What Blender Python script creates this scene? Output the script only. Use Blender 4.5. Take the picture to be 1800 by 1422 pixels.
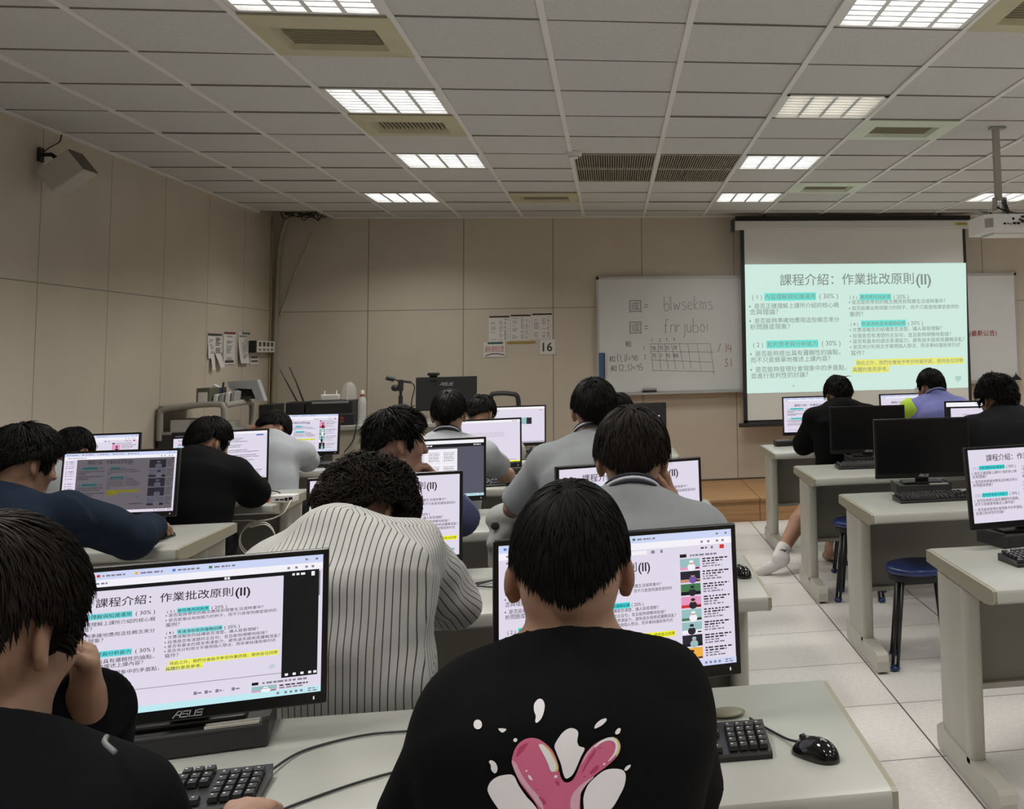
import bpy, bmesh, math, random
import numpy as np
from mathutils import Vector, Matrix
from mathutils.bvhtree import BVHTree
import openvdb

# ------------------------------------------------------------ camera, light, exposure
for o in list(bpy.data.objects):
    bpy.data.objects.remove(o)
SC = bpy.context.scene
COL = SC.collection
random.seed(7)
RNG = np.random.default_rng(7)
PI = math.pi
CAM_H = 1.504
CEIL = 2.872
WALL_L, WALL_R, WALL_F, WALL_B = -3.22, 8.2, 10.81, -3.4
F_PX, PPX, PPY, YAW, PITCH, ROLL = 1866.93, 1363.78, 439.62, -0.1549, 0.0924, -0.0227


def cam_axes():
    cy, sy, cp, sp = math.cos(YAW), math.sin(YAW), math.cos(PITCH), math.sin(PITCH)
    fw = Vector((-sy * cp, cy * cp, sp))
    rt = Vector((cy, sy, 0))
    up = rt.cross(fw)
    cr, sr = math.cos(ROLL), math.sin(ROLL)
    return cr * rt + sr * up, -sr * rt + cr * up, fw


cd = bpy.data.cameras.new('camera')
cam = bpy.data.objects.new('camera', cd)
COL.objects.link(cam)
_r, _u, _f = cam_axes()
M = Matrix((_r, _u, -_f)).transposed().to_4x4()
M.translation = (0, 0, CAM_H)
cam.matrix_world = M
cd.sensor_fit = 'HORIZONTAL'
cd.sensor_width = 36
cd.lens = F_PX / 1800 * 36
cd.shift_x = (900 - PPX) / 1800
cd.shift_y = (PPY - 711) / 1800
cd.clip_start = 0.02
SC.camera = cam
SC.view_settings.view_transform = 'Standard'
SC.view_settings.look = 'None'
SC.view_settings.exposure = 0.0
SC.view_settings.gamma = 1
SC.view_settings.use_curve_mapping = False
try:
    SC.cycles.use_denoising = True
    SC.cycles.max_bounces = 8
    SC.cycles.diffuse_bounces = 5
    SC.cycles.glossy_bounces = 3
    SC.cycles.transmission_bounces = 4
    SC.cycles.sample_clamp_indirect = 4
except Exception:
    pass
W = bpy.data.worlds.new('world')
SC.world = W
W.use_nodes = True
W.node_tree.nodes['Background'].inputs[0].default_value = (0.6, 0.7, 0.8, 1)
W.node_tree.nodes['Background'].inputs[1].default_value = 0.02
LAMP_W = 14.5          # watts of each fluorescent ceiling panel
LAMP_COL = (1.0, 0.975, 0.91)
LAMP_SPREAD = math.radians(140)   # the louvres cut the light off sideways

# ------------------------------------------------------------ materials
MATS = {}


def srgb(r, g, b):
    f = lambda c: c / 12.92 if c <= 0.04045 else ((c + 0.055) / 1.055) ** 2.4
    return (f(r / 255), f(g / 255), f(b / 255), 1)


def mat(name, col, rough=0.5, metal=0.0, spec=0.5, noise=0.0, nscale=8.0, bump=0.0, bscale=60.0, emit=None, estr=0.0,
        trans=0.0, alpha=1.0, coat=0.0, aniso=None):
    if name in MATS:
        return MATS[name]
    m = bpy.data.materials.new(name)
    m.use_nodes = True
    nt = m.node_tree
    b = nt.nodes['Principled BSDF']
    c = col if len(col) == 4 else (*col, 1)
    b.inputs['Base Color'].default_value = c
    b.inputs['Roughness'].default_value = rough
    b.inputs['Metallic'].default_value = metal
    b.inputs['Specular IOR Level'].default_value = spec
    b.inputs['Coat Weight'].default_value = coat
    if trans:
        b.inputs['Transmission Weight'].default_value = trans
    if alpha < 1:
        b.inputs['Alpha'].default_value = alpha
    if emit:
        e = emit if len(emit) == 4 else (*emit, 1)
        b.inputs['Emission Color'].default_value = e
        b.inputs['Emission Strength'].default_value = estr
    tc = None
    if noise or bump:
        tc = nt.nodes.new('ShaderNodeTexCoord')
    if noise:
        n = nt.nodes.new('ShaderNodeTexNoise')
        n.inputs['Scale'].default_value = nscale
        n.inputs['Detail'].default_value = 6
        nt.links.new(tc.outputs['Object'], n.inputs['Vector'])
        r = nt.nodes.new('ShaderNodeValToRGB')
        lo = tuple(max(0, x * (1 - noise)) for x in c[:3])
        hi = tuple(min(1, x * (1 + noise)) for x in c[:3])
        r.color_ramp.elements[0].position = 0.3
        r.color_ramp.elements[1].position = 0.7
        r.color_ramp.elements[0].color = (*lo, 1)
        r.color_ramp.elements[1].color = (*hi, 1)
        nt.links.new(n.outputs['Fac'], r.inputs['Fac'])
        nt.links.new(r.outputs['Color'], b.inputs['Base Color'])
    if bump:
        n2 = nt.nodes.new('ShaderNodeTexNoise')
        n2.inputs['Scale'].default_value = bscale
        n2.inputs['Detail'].default_value = 4
        nt.links.new(tc.outputs['Object'], n2.inputs['Vector'])
        bp = nt.nodes.new('ShaderNodeBump')
        bp.inputs['Strength'].default_value = bump
        bp.inputs['Distance'].default_value = 0.004
        nt.links.new(n2.outputs['Fac'], bp.inputs['Height'])
        nt.links.new(bp.outputs['Normal'], b.inputs['Normal'])
    MATS[name] = m
    return m


def emat(name, rgb, strength=1.0):
    """a lit display colour, given as the sRGB it shows"""
    if name in MATS:
        return MATS[name]
    c = srgb(*rgb)
    return mat(name, (0.01, 0.01, 0.01), 0.35, emit=c, estr=strength, spec=0.3)


def seam_mat(name, col, axis, verts_at, horiz, seam_col, rough=0.45, w=0.004):
    """wall panels: vertical seams at the given positions along axis, one horizontal seam"""
    m = mat(name, col, rough, noise=0.05, nscale=1.6, bump=0.08, bscale=220, spec=0.45)
    nt = m.node_tree
    b = nt.nodes['Principled BSDF']
    tc = nt.nodes.new('ShaderNodeTexCoord')
    sp = nt.nodes.new('ShaderNodeSeparateXYZ')
    nt.links.new(tc.outputs['Object'], sp.inputs[0])

    def line(sock, pos, ww):
        s = nt.nodes.new('ShaderNodeMath'); s.operation = 'COMPARE'
        nt.links.new(sock, s.inputs[0]); s.inputs[1].default_value = pos; s.inputs[2].default_value = ww
        return s.outputs[0]
    outs = [line(sp.outputs[axis], v, w) for v in verts_at] + [line(sp.outputs[2], horiz, w * 0.8)]
    acc = outs[0]
    for o_ in outs[1:]:
        mx = nt.nodes.new('ShaderNodeMath'); mx.operation = 'MAXIMUM'
        nt.links.new(acc, mx.inputs[0]); nt.links.new(o_, mx.inputs[1]); acc = mx.outputs[0]
    src = b.inputs['Base Color'].links[0].from_socket
    mix = nt.nodes.new('ShaderNodeMix'); mix.data_type = 'RGBA'
    nt.links.new(acc, mix.inputs[0]); nt.links.new(src, mix.inputs[6]); mix.inputs[7].default_value = (*seam_col, 1)
    nt.links.new(mix.outputs[2], b.inputs['Base Color'])
    return m


def floor_mat():
    m = mat('floor_tile', (0.66, 0.64, 0.62), 0.32, noise=0.08, nscale=55, spec=0.5)
    nt = m.node_tree
    b = nt.nodes['Principled BSDF']
    tc = nt.nodes.new('ShaderNodeTexCoord')
    sp = nt.nodes.new('ShaderNodeSeparateXYZ')
    nt.links.new(tc.outputs['Object'], sp.inputs[0])
    outs = []
    for i, off in ((0, 1.188), (1, 3.92)):
        a = nt.nodes.new('ShaderNodeMath'); a.operation = 'SUBTRACT'
        nt.links.new(sp.outputs[i], a.inputs[0]); a.inputs[1].default_value = off - 30 + 0.3
        mo = nt.nodes.new('ShaderNodeMath'); mo.operation = 'MODULO'
        nt.links.new(a.outputs[0], mo.inputs[0]); mo.inputs[1].default_value = 0.6
        c = nt.nodes.new('ShaderNodeMath'); c.operation = 'COMPARE'
        nt.links.new(mo.outputs[0], c.inputs[0]); c.inputs[1].default_value = 0.3
        c.inputs[2].default_value = 0.0035 if i == 0 else 0.003
        outs.append(c.outputs[0])
    mx = nt.nodes.new('ShaderNodeMath'); mx.operation = 'MAXIMUM'
    nt.links.new(outs[0], mx.inputs[0]); nt.links.new(outs[1], mx.inputs[1])
    src = b.inputs['Base Color'].links[0].from_socket
    mix = nt.nodes.new('ShaderNodeMix'); mix.data_type = 'RGBA'
    nt.links.new(mx.outputs[0], mix.inputs[0]); nt.links.new(src, mix.inputs[6]); mix.inputs[7].default_value = (0.10, 0.09, 0.085, 1)
    nt.links.new(mix.outputs[2], b.inputs['Base Color'])
    return m


def wood_mat():
    m = mat('platform_wood', (0.40, 0.22, 0.095), 0.42)
    nt = m.node_tree
    b = nt.nodes['Principled BSDF']
    tc = nt.nodes.new('ShaderNodeTexCoord')
    mp = nt.nodes.new('ShaderNodeMapping')
    mp.inputs['Scale'].default_value = (0.6, 14, 14)
    nt.links.new(tc.outputs['Object'], mp.inputs[0])
    n = nt.nodes.new('ShaderNodeTexNoise'); n.inputs['Scale'].default_value = 3; n.inputs['Detail'].default_value = 5
    nt.links.new(mp.outputs[0], n.inputs['Vector'])
    r = nt.nodes.new('ShaderNodeValToRGB')
    r.color_ramp.elements[0].position = 0.35; r.color_ramp.elements[0].color = (0.30, 0.155, 0.06, 1)
    r.color_ramp.elements[1].position = 0.7; r.color_ramp.elements[1].color = (0.44, 0.26, 0.12, 1)
    nt.links.new(n.outputs['Fac'], r.inputs['Fac'])
    nt.links.new(r.outputs['Color'], b.inputs['Base Color'])
    return m


# ------------------------------------------------------------ mesh builder
class MB:
    def __init__(s):
        s.v, s.f, s.m = [], [], []

    def add(s, V, Fs, mi=0, T=None):
        o = len(s.v)
        if T is not None:
            V = [T @ Vector(p) for p in V]
        s.v += [tuple(p) for p in V]
        s.f += [tuple(i + o for i in f) for f in Fs]
        s.m += [mi] * len(Fs)
        return s

    def box(s, lo, hi, mi=0, T=None, b=0.0):
        if b > 0:
            return s.bbox(lo, hi, b, mi, T)
        (x0, y0, z0), (x1, y1, z1) = lo, hi
        V = [(x0, y0, z0), (x1, y0, z0), (x1, y1, z0), (x0, y1, z0), (x0, y0, z1), (x1, y0, z1), (x1, y1, z1), (x0, y1, z1)]
        return s.add(V, [(0, 3, 2, 1), (4, 5, 6, 7), (0, 1, 5, 4), (1, 2, 6, 5), (2, 3, 7, 6), (3, 0, 4, 7)], mi, T)

    def bbox(s, lo, hi, b, mi=0, T=None, seg=2):
        bm = bmesh.new()
        bmesh.ops.create_cube(bm, size=1)
        for v in bm.verts:
            for k in range(3):
                v.co[k] = lo[k] if v.co[k] < 0 else hi[k]
        b = min(b, 0.49 * min(hi[k] - lo[k] for k in range(3)))
        bmesh.ops.bevel(bm, geom=bm.edges[:], offset=b, segments=seg, affect='EDGES', profile=0.5)
        s.bm(bm, mi, T)
        return s

    def bm(s, bm, mi=0, T=None):
        bm.verts.index_update()
        s.add([v.co.copy() for v in bm.verts], [[v.index for v in f.verts] for f in bm.faces], mi, T)
        bm.free()

    def prism(s, poly, d0, d1, axis='x', mi=0, T=None):
        """extrude a 2D polygon along an axis: axis x -> poly is (y,z), y -> (x,z), z -> (x,y)"""
        n = len(poly)
        def P(p, d):
            return {'x': (d, p[0], p[1]), 'y': (p[0], d, p[1]), 'z': (p[0], p[1], d)}[axis]
        V = [P(p, d0) for p in poly] + [P(p, d1) for p in poly]
        Fs = [tuple(range(n))[::-1], tuple(range(n, 2 * n))] + [(i, (i + 1) % n, n + (i + 1) % n, n + i) for i in range(n)]
        return s.add(V, Fs, mi, T)

    def lathe(s, prof, seg=24, mi=0, T=None, cap=True):
        V, Fs = [], []
        for r, z in prof:
            for k in range(seg):
                a = 2 * PI * k / seg
                V.append((r * math.cos(a), r * math.sin(a), z))
        n = len(prof)
        for i in range(n - 1):
            for k in range(seg):
                k2 = (k + 1) % seg
                Fs.append((i * seg + k, i * seg + k2, (i + 1) * seg + k2, (i + 1) * seg + k))
        if cap:
            Fs.append(tuple(range(seg))[::-1])
            Fs.append(tuple((n - 1) * seg + k for k in range(seg)))
        return s.add(V, Fs, mi, T)

    def tube(s, pts, r, seg=8, mi=0, T=None, cap=True):
        P = [Vector(p) for p in pts]
        n = len(P)
        R = r if isinstance(r, (list, tuple)) else [r] * n
        V, Fs = [], []
        prev = None
        for i in range(n):
            t = (P[min(i + 1, n - 1)] - P[max(i - 1, 0)]).normalized()
            if prev is None:
                a = Vector((0, 0, 1)) if abs(t.z) < 0.9 else Vector((1, 0, 0))
                u = t.cross(a).normalized()
            else:
                u = (prev - t * prev.dot(t)).normalized()
            prev = u
            w = t.cross(u)
            for k in range(seg):
                a = 2 * PI * k / seg
                V.append(P[i] + (u * math.cos(a) + w * math.sin(a)) * R[i])
        for i in range(n - 1):
            for k in range(seg):
                k2 = (k + 1) % seg
                Fs.append((i * seg + k, i * seg + k2, (i + 1) * seg + k2, (i + 1) * seg + k))
        if cap:
            Fs.append(tuple(range(seg))[::-1])
            Fs.append(tuple((n - 1) * seg + k for k in range(seg)))
        return s.add(V, Fs, mi, T)

    def ball(s, c, r, mi=0, seg=16, T=None):
        r = (r, r, r) if not isinstance(r, (tuple, list)) else r
        bm = bmesh.new()
        bmesh.ops.create_uvsphere(bm, u_segments=seg, v_segments=max(6, seg // 2), radius=1)
        for v in bm.verts:
            v.co = Vector((v.co.x * r[0] + c[0], v.co.y * r[1] + c[1], v.co.z * r[2] + c[2]))
        s.bm(bm, mi, T)
        return s

    def build(s, name, mats, parent=None, smooth=False, loc=None, angle=None):
        me = bpy.data.meshes.new(name)
        me.from_pydata(s.v, [], s.f)
        mats = mats if isinstance(mats, (list, tuple)) else [mats]
        for m_ in mats:
            me.materials.append(m_)
        if len(mats) > 1:
            me.polygons.foreach_set('material_index', s.m)
        if smooth:
            me.polygons.foreach_set('use_smooth', [True] * len(me.polygons))
            if angle:
                try:
                    me.set_sharp_from_angle(angle=math.radians(angle))
                except Exception:
                    pass
        me.update()
        o = bpy.data.objects.new(name, me)
        COL.objects.link(o)
        if parent is not None:
            o.parent = parent
        if loc is not None:
            o.location = loc
        return o


def tag(o, label=None, cat=None, group=None, kind=None):
    if label: o['label'] = label
    if cat: o['category'] = cat
    if group: o['group'] = group
    if kind: o['kind'] = kind
    return o


def thing(name, label, cat, loc=(0, 0, 0), rz=0.0, group=None):
    o = bpy.data.objects.new(name, None)
    o.empty_display_size = 0.05
    COL.objects.link(o)
    o.location = loc
    o.rotation_euler = (0, 0, rz)
    return tag(o, label, cat, group)


def dup(root, loc=None, rz=None, label=None, group=None):
    r = root.copy(); COL.objects.link(r)
    if loc is not None: r.location = loc
    if rz is not None: r.rotation_euler = (0, 0, rz)
    if label: r['label'] = label
    if group: r['group'] = group
    for ch in list(root.children):
        c = ch.copy(); COL.objects.link(c); c.parent = r
        for g in list(ch.children):
            d = g.copy(); COL.objects.link(d); d.parent = c
    return r


def struct(o):
    o['kind'] = 'structure'
    return o


def bez(pts, n=8):
    """smooth curve through points (Catmull-Rom)"""
    P = [Vector(p) for p in pts]
    P = [P[0]] + P + [P[-1]]
    out = []
    for i in range(1, len(P) - 2):
        for k in range(n):
            t = k / n
            a, b, c, d = P[i - 1], P[i], P[i + 1], P[i + 2]
            out.append(0.5 * (2 * b + (c - a) * t + (2 * a - 5 * b + 4 * c - d) * t * t + (3 * b - 3 * c + d - a) * t ** 3))
    out.append(P[-2])
    return out


# ------------------------------------------------------------ text
_TXT = {}


def text_mesh(body, bold=0.0):
    k = (body, bold)
    if k in _TXT:
        return _TXT[k]
    c = bpy.data.curves.new('lettering', 'FONT')
    c.body = body
    c.size = 1
    c.resolution_u = 2
    c.offset = bold
    o = bpy.data.objects.new('lettering', c)
    COL.objects.link(o)
    dg = bpy.context.evaluated_depsgraph_get()
    m = bpy.data.meshes.new_from_object(o.evaluated_get(dg))
    V = np.array([v.co[:] for v in m.vertices]) if len(m.vertices) else np.zeros((0, 3))
    Fs = [tuple(p.vertices) for p in m.polygons]
    bpy.data.objects.remove(o); bpy.data.curves.remove(c); bpy.data.meshes.remove(m)
    _TXT[k] = (V, Fs)
    return _TXT[k]


def put_text(mb, body, x, y, width=None, height=None, z=0.0, mi=0, bold=0.0, shear=0.0, center=False, T=None):
    """lettering in the local x-y plane with its lower left at x,y; width or height is what the drawn letters measure"""
    V, Fs = text_mesh(body, bold)
    if not len(V):
        return
    lo, hi = V.min(0), V.max(0)
    s = width / (hi[0] - lo[0]) if width else height / (hi[1] - lo[1])
    sy = height / (hi[1] - lo[1]) if (height and width) else s
    Q = [((p[0] - lo[0]) * s + (p[1] - lo[1]) * sy * shear + x - (0.5 * (hi[0] - lo[0]) * s if center else 0), (p[1] - lo[1]) * sy + y, z) for p in V]
    mb.add(Q, Fs, mi, T)


STROKES = {
    'b': [[(0, 1.6), (0, 0), (.5, 0), (.6, .4), (.4, .75), (0, .6)]], 'l': [[(0, 1.6), (0, 0)]], 'w': [[(0, .9), (.15, 0), (.35, .7), (.55, 0), (.75, .9)]],
    's': [[(.55, .85), (.2, .9), (.1, .6), (.5, .4), (.5, .05), (.05, 0)]], 'e': [[(.05, .45), (.55, .55), (.4, .9), (.1, .75), (.05, .2), (.3, 0), (.6, .15)]],
    'k': [[(0, 1.6), (0, 0)], [(.5, .9), (0, .4), (.55, 0)]], 'm': [[(0, 0), (0, .9), (.3, .8), (.35, 0)], [(.35, .7), (.6, .85), (.7, 0)]],
    'f': [[(.6, 1.5), (.3, 1.5), (.2, .9), (.2, -.1)], [(0, .8), (.5, .85)]], 'n': [[(0, 0), (0, .9)], [(0, .7), (.35, .9), (.5, .6), (.5, 0)]],
    'r': [[(0, 0), (0, .9)], [(0, .6), (.25, .85), (.45, .8)]], 'j': [[(.3, .9), (.3, -.4), (.05, -.6)], [(.3, 1.2), (.32, 1.25)]],
    'u': [[(0, .9), (.05, .1), (.35, 0), (.5, .3), (.5, .9)], [(.5, .3), (.55, 0)]], 'o': [[(.3, .9), (.05, .6), (.1, .1), (.4, 0), (.55, .4), (.3, .9)]],
    'i': [[(.1, .9), (.1, 0)], [(.1, 1.2), (.12, 1.26)]], '1': [[(.2, 1.2), (.2, 0)]], '2': [[(0, 1), (.25, 1.2), (.45, .9), (0, 0), (.55, .05)]],
    '3': [[(0, 1.1), (.4, 1.1), (.15, .7), (.45, .4), (.2, 0), (0, .1)]], '4': [[(.1, 1.2), (0, .5), (.5, .5)], [(.4, 1), (.4, 0)]],
    '5': [[(.5, 1.2), (.1, 1.2), (.05, .7), (.4, .7), (.45, .2), (.05, 0)]], '7': [[(0, 1.2), (.5, 1.2), (.2, 0)]], '8': [[(.45, 1.1), (.1, 1), (.4, .3), (.2, 0), (.05, .3), (.45, 1.1)]],
    '9': [[(.45, 1.1), (.1, 1.1), (.1, .7), (.45, .8), (.4, 0)]], '0': [[(.25, 1.2), (0, .7), (.15, 0), (.45, .4), (.25, 1.2)]],
    '(': [[(.3, 1.4), (.05, .7), (.3, -.1)]], ')': [[(0, 1.4), (.25, .7), (0, -.1)]], ',': [[(.15, .1), (.05, -.2)]], '=': [[(0, .7), (.5, .72)], [(0, .35), (.5, .37)]],
    '.': [[(.1, .05), (.14, .08)]], ':': [[(.1, .2), (.12, .22)], [(.1, .8), (.12, .82)]], '/': [[(.4, 1.3), (0, 0)]], 'x': [[(0, .9), (.5, 0)], [(.5, .9), (0, 0)]],
}


def ribbon(mb, pts, w, z=0.0, mi=0, T=None):
    P = [Vector((p[0], p[1])) for p in pts]
    V, Fs = [], []
    for i, p in enumerate(P):
        t = P[min(i + 1, len(P) - 1)] - P[max(i - 1, 0)]
        t = t.normalized() if t.length else Vector((1, 0))
        n = Vector((-t.y, t.x)) * w / 2
        V += [(p.x + n.x, p.y + n.y, z), (p.x - n.x, p.y - n.y, z)]
    for i in range(len(P) - 1):
        Fs.append((2 * i, 2 * i + 1, 2 * i + 3, 2 * i + 2))
    mb.add(V, Fs, mi, T)


def handwrite(mb, body, x, y, h, w=0.006, z=0.0, mi=0, gap=1.0, T=None):
    for ch in body:
        if ch == ' ':
            x += h * 0.6 * gap; continue
        S = STROKES.get(ch)
        if not S:
            continue
        mw = 0.1
        for st in S:
            pts = bez([(x + p[0] * h + random.uniform(-.03, .03) * h, y + p[1] * h + random.uniform(-.03, .03) * h, 0) for p in st], 4)
            ribbon(mb, [(p.x, p.y) for p in pts], w, z, mi, T)
            mw = max(mw, max(p[0] for p in st))
        x += (mw + 0.25) * h * gap
    return x

# ------------------------------------------------------------ common materials
m_black = mat('black_plastic', (0.012, 0.012, 0.013), 0.35)
m_bezel = mat('bezel_plastic', (0.008, 0.008, 0.009), 0.28)
m_off = mat('dark_glass', (0.004, 0.004, 0.005), 0.22, spec=0.4)
m_matte = mat('matte_black', (0.018, 0.018, 0.019), 0.6)
m_logo = mat('logo_silver', (0.45, 0.46, 0.48), 0.35)
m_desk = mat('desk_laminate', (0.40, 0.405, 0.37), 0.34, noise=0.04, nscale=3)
m_edge = mat('desk_edge', (0.30, 0.275, 0.21), 0.45)
m_leg = mat('desk_steel', (0.42, 0.41, 0.36), 0.42, noise=0.05, nscale=5)
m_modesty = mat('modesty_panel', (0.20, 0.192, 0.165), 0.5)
m_white = mat('white_plastic', (0.72, 0.71, 0.69), 0.4)
m_paper = mat('paper', (0.66, 0.64, 0.62), 0.7)
m_ink = mat('ink', (0.05, 0.05, 0.055), 0.7)
m_greyink = mat('grey_ink', (0.28, 0.28, 0.29), 0.7)
m_redink = mat('red_ink', (0.42, 0.06, 0.06), 0.7)
m_wall = (0.56, 0.495, 0.41)
m_ceil = mat('ceiling_tile', (0.57, 0.565, 0.55), 0.85, noise=0.07, nscale=90, bump=0.15, bscale=300)
m_tbar = mat('ceiling_grid_metal', (0.74, 0.73, 0.71), 0.5)
m_void = mat('plenum_dark', (0.02, 0.018, 0.016), 0.9)
m_steel = mat('brushed_steel', (0.42, 0.42, 0.41), 0.35, metal=0.7)
m_cable = mat('black_cable', (0.012, 0.012, 0.012), 0.45)
m_wcable = mat('white_cable', (0.48, 0.46, 0.41), 0.5)

# ------------------------------------------------------------ room
mb = MB()
mb.box((WALL_L, WALL_B, -0.1), (WALL_R, WALL_F, 0))
struct(mb.build('floor', floor_mat()))
lseams = [6.593 + 0.857 * k for k in range(-11, 5)]
mb = MB()
mb.box((WALL_L - 0.12, WALL_B, 0), (WALL_L, WALL_F + 0.12, CEIL + 0.25))
struct(mb.build('wall_left', seam_mat('wall_panel_left', m_wall, 1, lseams, 1.972, (0.22, 0.19, 0.155), rough=0.30)))
fseams = [-2.336, -1.438, -0.572, 0.310, 1.25, 2.13, 3.02, 3.91, 4.8, 5.69, 6.58, 7.47]
mb = MB()
mb.box((WALL_L, WALL_F, 0), (WALL_R, WALL_F + 0.12, CEIL + 0.25))
struct(mb.build('wall_front', seam_mat('wall_panel_front', m_wall, 0, fseams, 1.958, (0.26, 0.225, 0.18), w=0.005)))
mb = MB()
mb.box((WALL_R, WALL_B, 0), (WALL_R + 0.12, WALL_F + 0.12, CEIL + 0.25))
struct(mb.build('wall_right', seam_mat('wall_panel_right', m_wall, 1, lseams, 1.972, (0.12, 0.10, 0.08))))
mb = MB()
mb.box((WALL_L - 0.12, WALL_B - 0.12, 0), (WALL_R + 0.12, WALL_B, CEIL + 0.25))
struct(mb.build('wall_back', seam_mat('wall_panel_back', m_wall, 0, fseams, 1.958, (0.12, 0.10, 0.08))))
mb = MB()
mb.box((WALL_L, WALL_F - 0.012, 0.2), (WALL_R, WALL_F, 0.215))
struct(mb.build('baseboard_front', mat('skirting_dark', (0.09, 0.07, 0.05), 0.6)))

# wooden platform along the front wall
mb = MB()
for x0, x1 in ((WALL_L, -0.52), (-0.515, 1.275), (1.28, 3.08), (3.085, 4.88), (4.885, WALL_R)):
    mb.box((x0, 9.42, 0.0), (x1, WALL_F, 0.176))
    mb.bbox((x0, 9.395, 0.176), (x1, WALL_F, 0.2), 0.004)
struct(mb.build('platform', wood_mat()))

# ceiling: T-bar grid and lay-in tiles
GX, GY, TS = -0.266, 4.954, 0.6
lamps = [(-2, -2), (-2, 1), (-2, 4), (-3, 7), (2, -2), (2, 1), (2, 4), (2, 7), (6, 7), (6, 4), (6, 1), (6, -2),
         (10, 7), (10, 4), (10, 1), (10, -2), (-2, -5), (2, -5), (6, -5), (-2, -8), (2, -8), (6, -8), (-2, -11), (2, -11), (6, -11)]
acs = [(-2, -1), (-2, 2), (-1, 7), (3, 2), (3, 6), (3, -2)]
vents = [(0, 4), (0, 5), (1, 4), (1, 5)]
hole = [(-5, 9)]
skip = set(lamps + acs + vents + hole)
mb = MB()
for c in range(-5, 15):
    for r in range(-14, 10):
        if (c, r) in skip:
            continue
        x0, x1 = max(WALL_L, GX + TS * c), min(WALL_R, GX + TS * (c + 1))
        y0, y1 = max(WALL_B, GY + TS * r), min(WALL_F, GY + TS * (r + 1))
        if x1 - x0 < 0.03 or y1 - y0 < 0.03:
            continue
        g = 0.003
        z = CEIL + random.uniform(0.0, 0.005)
        t = [random.uniform(-0.0025, 0.0025) for _ in range(4)]
        n = len(mb.v)
        mb.add([(x0 + g, y0 + g, z + t[0]), (x1 - g, y0 + g, z + t[1]), (x1 - g, y1 - g, z + t[2]), (x0 + g, y1 - g, z + t[3]),
                (x0 + g, y0 + g, z + .015), (x1 - g, y0 + g, z + .015), (x1 - g, y1 - g, z + .015), (x0 + g, y1 - g, z + .015)],
               [(0, 3, 2, 1), (4, 5, 6, 7), (0, 1, 5, 4), (1, 2, 6, 5), (2, 3, 7, 6), (3, 0, 4, 7)])
struct(mb.build('ceiling', m_ceil))
mb = MB()
for c in range(-4, 15):
    x = GX + TS * c
    mb.box((x - 0.014, WALL_B, CEIL - 0.007), (x + 0.014, WALL_F, CEIL + 0.02))
mb.box((WALL_L, WALL_B, CEIL - 0.012), (WALL_L + 0.022, 10.35, CEIL + 0.01))
mb.box((GX - 4 * TS, WALL_F - 0.022, CEIL - 0.012), (WALL_R, WALL_F, CEIL + 0.01))
struct(mb.build('trim_1', m_tbar))
mb = MB(); md_ = MB()
for r in range(-14, 10):
    y = GY + TS * r
    for c in range(-5, 14):
        x0, x1 = max(WALL_L, GX + TS * c + .014), min(WALL_R, GX + TS * (c + 1) - .014)
        if x1 - x0 < .05 or ((c, r) in vents and (c, r - 1) in vents):
            continue
        j = random.uniform(-.002, .002)
        mb.box((x0, y - .0032 + j, CEIL - .0035), (x1, y + .0032 + j, CEIL + .01))
struct(mb.build('trim_2', mat('cross_tee_grey', (.22, .21, .19), .7)))
mb = MB()
mb.box((WALL_L - 0.1, WALL_B, CEIL + 0.22), (WALL_R, WALL_F + 0.1, CEIL + 0.25))
struct(mb.build('ceiling_void', m_void))

# ------------------------------------------------------------ ceiling lamps
m_tube = mat('fluorescent_tube', (0.9, 0.9, 0.9), 0.5, emit=(0.97, 0.985, 1.0), estr=5.0)
m_tube_dim = mat('fluorescent_tube_dim', (0.9, 0.9, 0.9), 0.5, emit=(1.0, 0.93, 0.80), estr=2.2)
m_louver = mat('louver_white', (0.80, 0.80, 0.79), 0.35)
m_refl = mat('lamp_reflector', (0.85, 0.85, 0.84), 0.3)


def make_lamp(dim=False, name='ceiling_lamp'):
    t = thing(name, 'x', 'ceiling light')
    h = 0.285
    f = MB()
    for a, b in (((-h, -h, -0.004), (h, -h + 0.022, 0.06)), ((-h, h - 0.022, -0.004), (h, h, 0.06)),
                 ((-h, -h, -0.004), (-h + 0.022, h, 0.06)), ((h - 0.022, -h, -0.004), (h, h, 0.06))):
        f.box(a, b)
    f.build('frame', m_white, t)
    r = MB(); r.box((-h, -h, 0.058), (h, h, 0.064)); r.build('reflector', m_refl, t)
    lv = MB()
    for k in range(1, 4):
        x = -h + 0.022 + (2 * h - 0.044) * k / 4
        lv.prism([(x - 0.010, -0.002), (x + 0.010, -0.002), (x + 0.002, 0.028), (x - 0.002, 0.028)], -h, h, 'y')
    for k in range(1, 8):
        y = -h + 0.022 + (2 * h - 0.044) * k / 8
        lv.prism([(y - 0.007, -0.002), (y + 0.007, -0.002), (y + 0.001, 0.022), (y - 0.001, 0.022)], -h, h, 'x')
    lv.build('louver', m_louver, t)
    for k in range(4):
        x = -h + 0.022 + (2 * h - 0.044) * (k + 0.5) / 4
        tb = MB(); tb.tube([(x, -0.25, 0.042), (x, 0.25, 0.042)], 0.014, 8)
        tb.build('tube', m_tube_dim if dim else m_tube, t, smooth=True)
    return t


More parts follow.
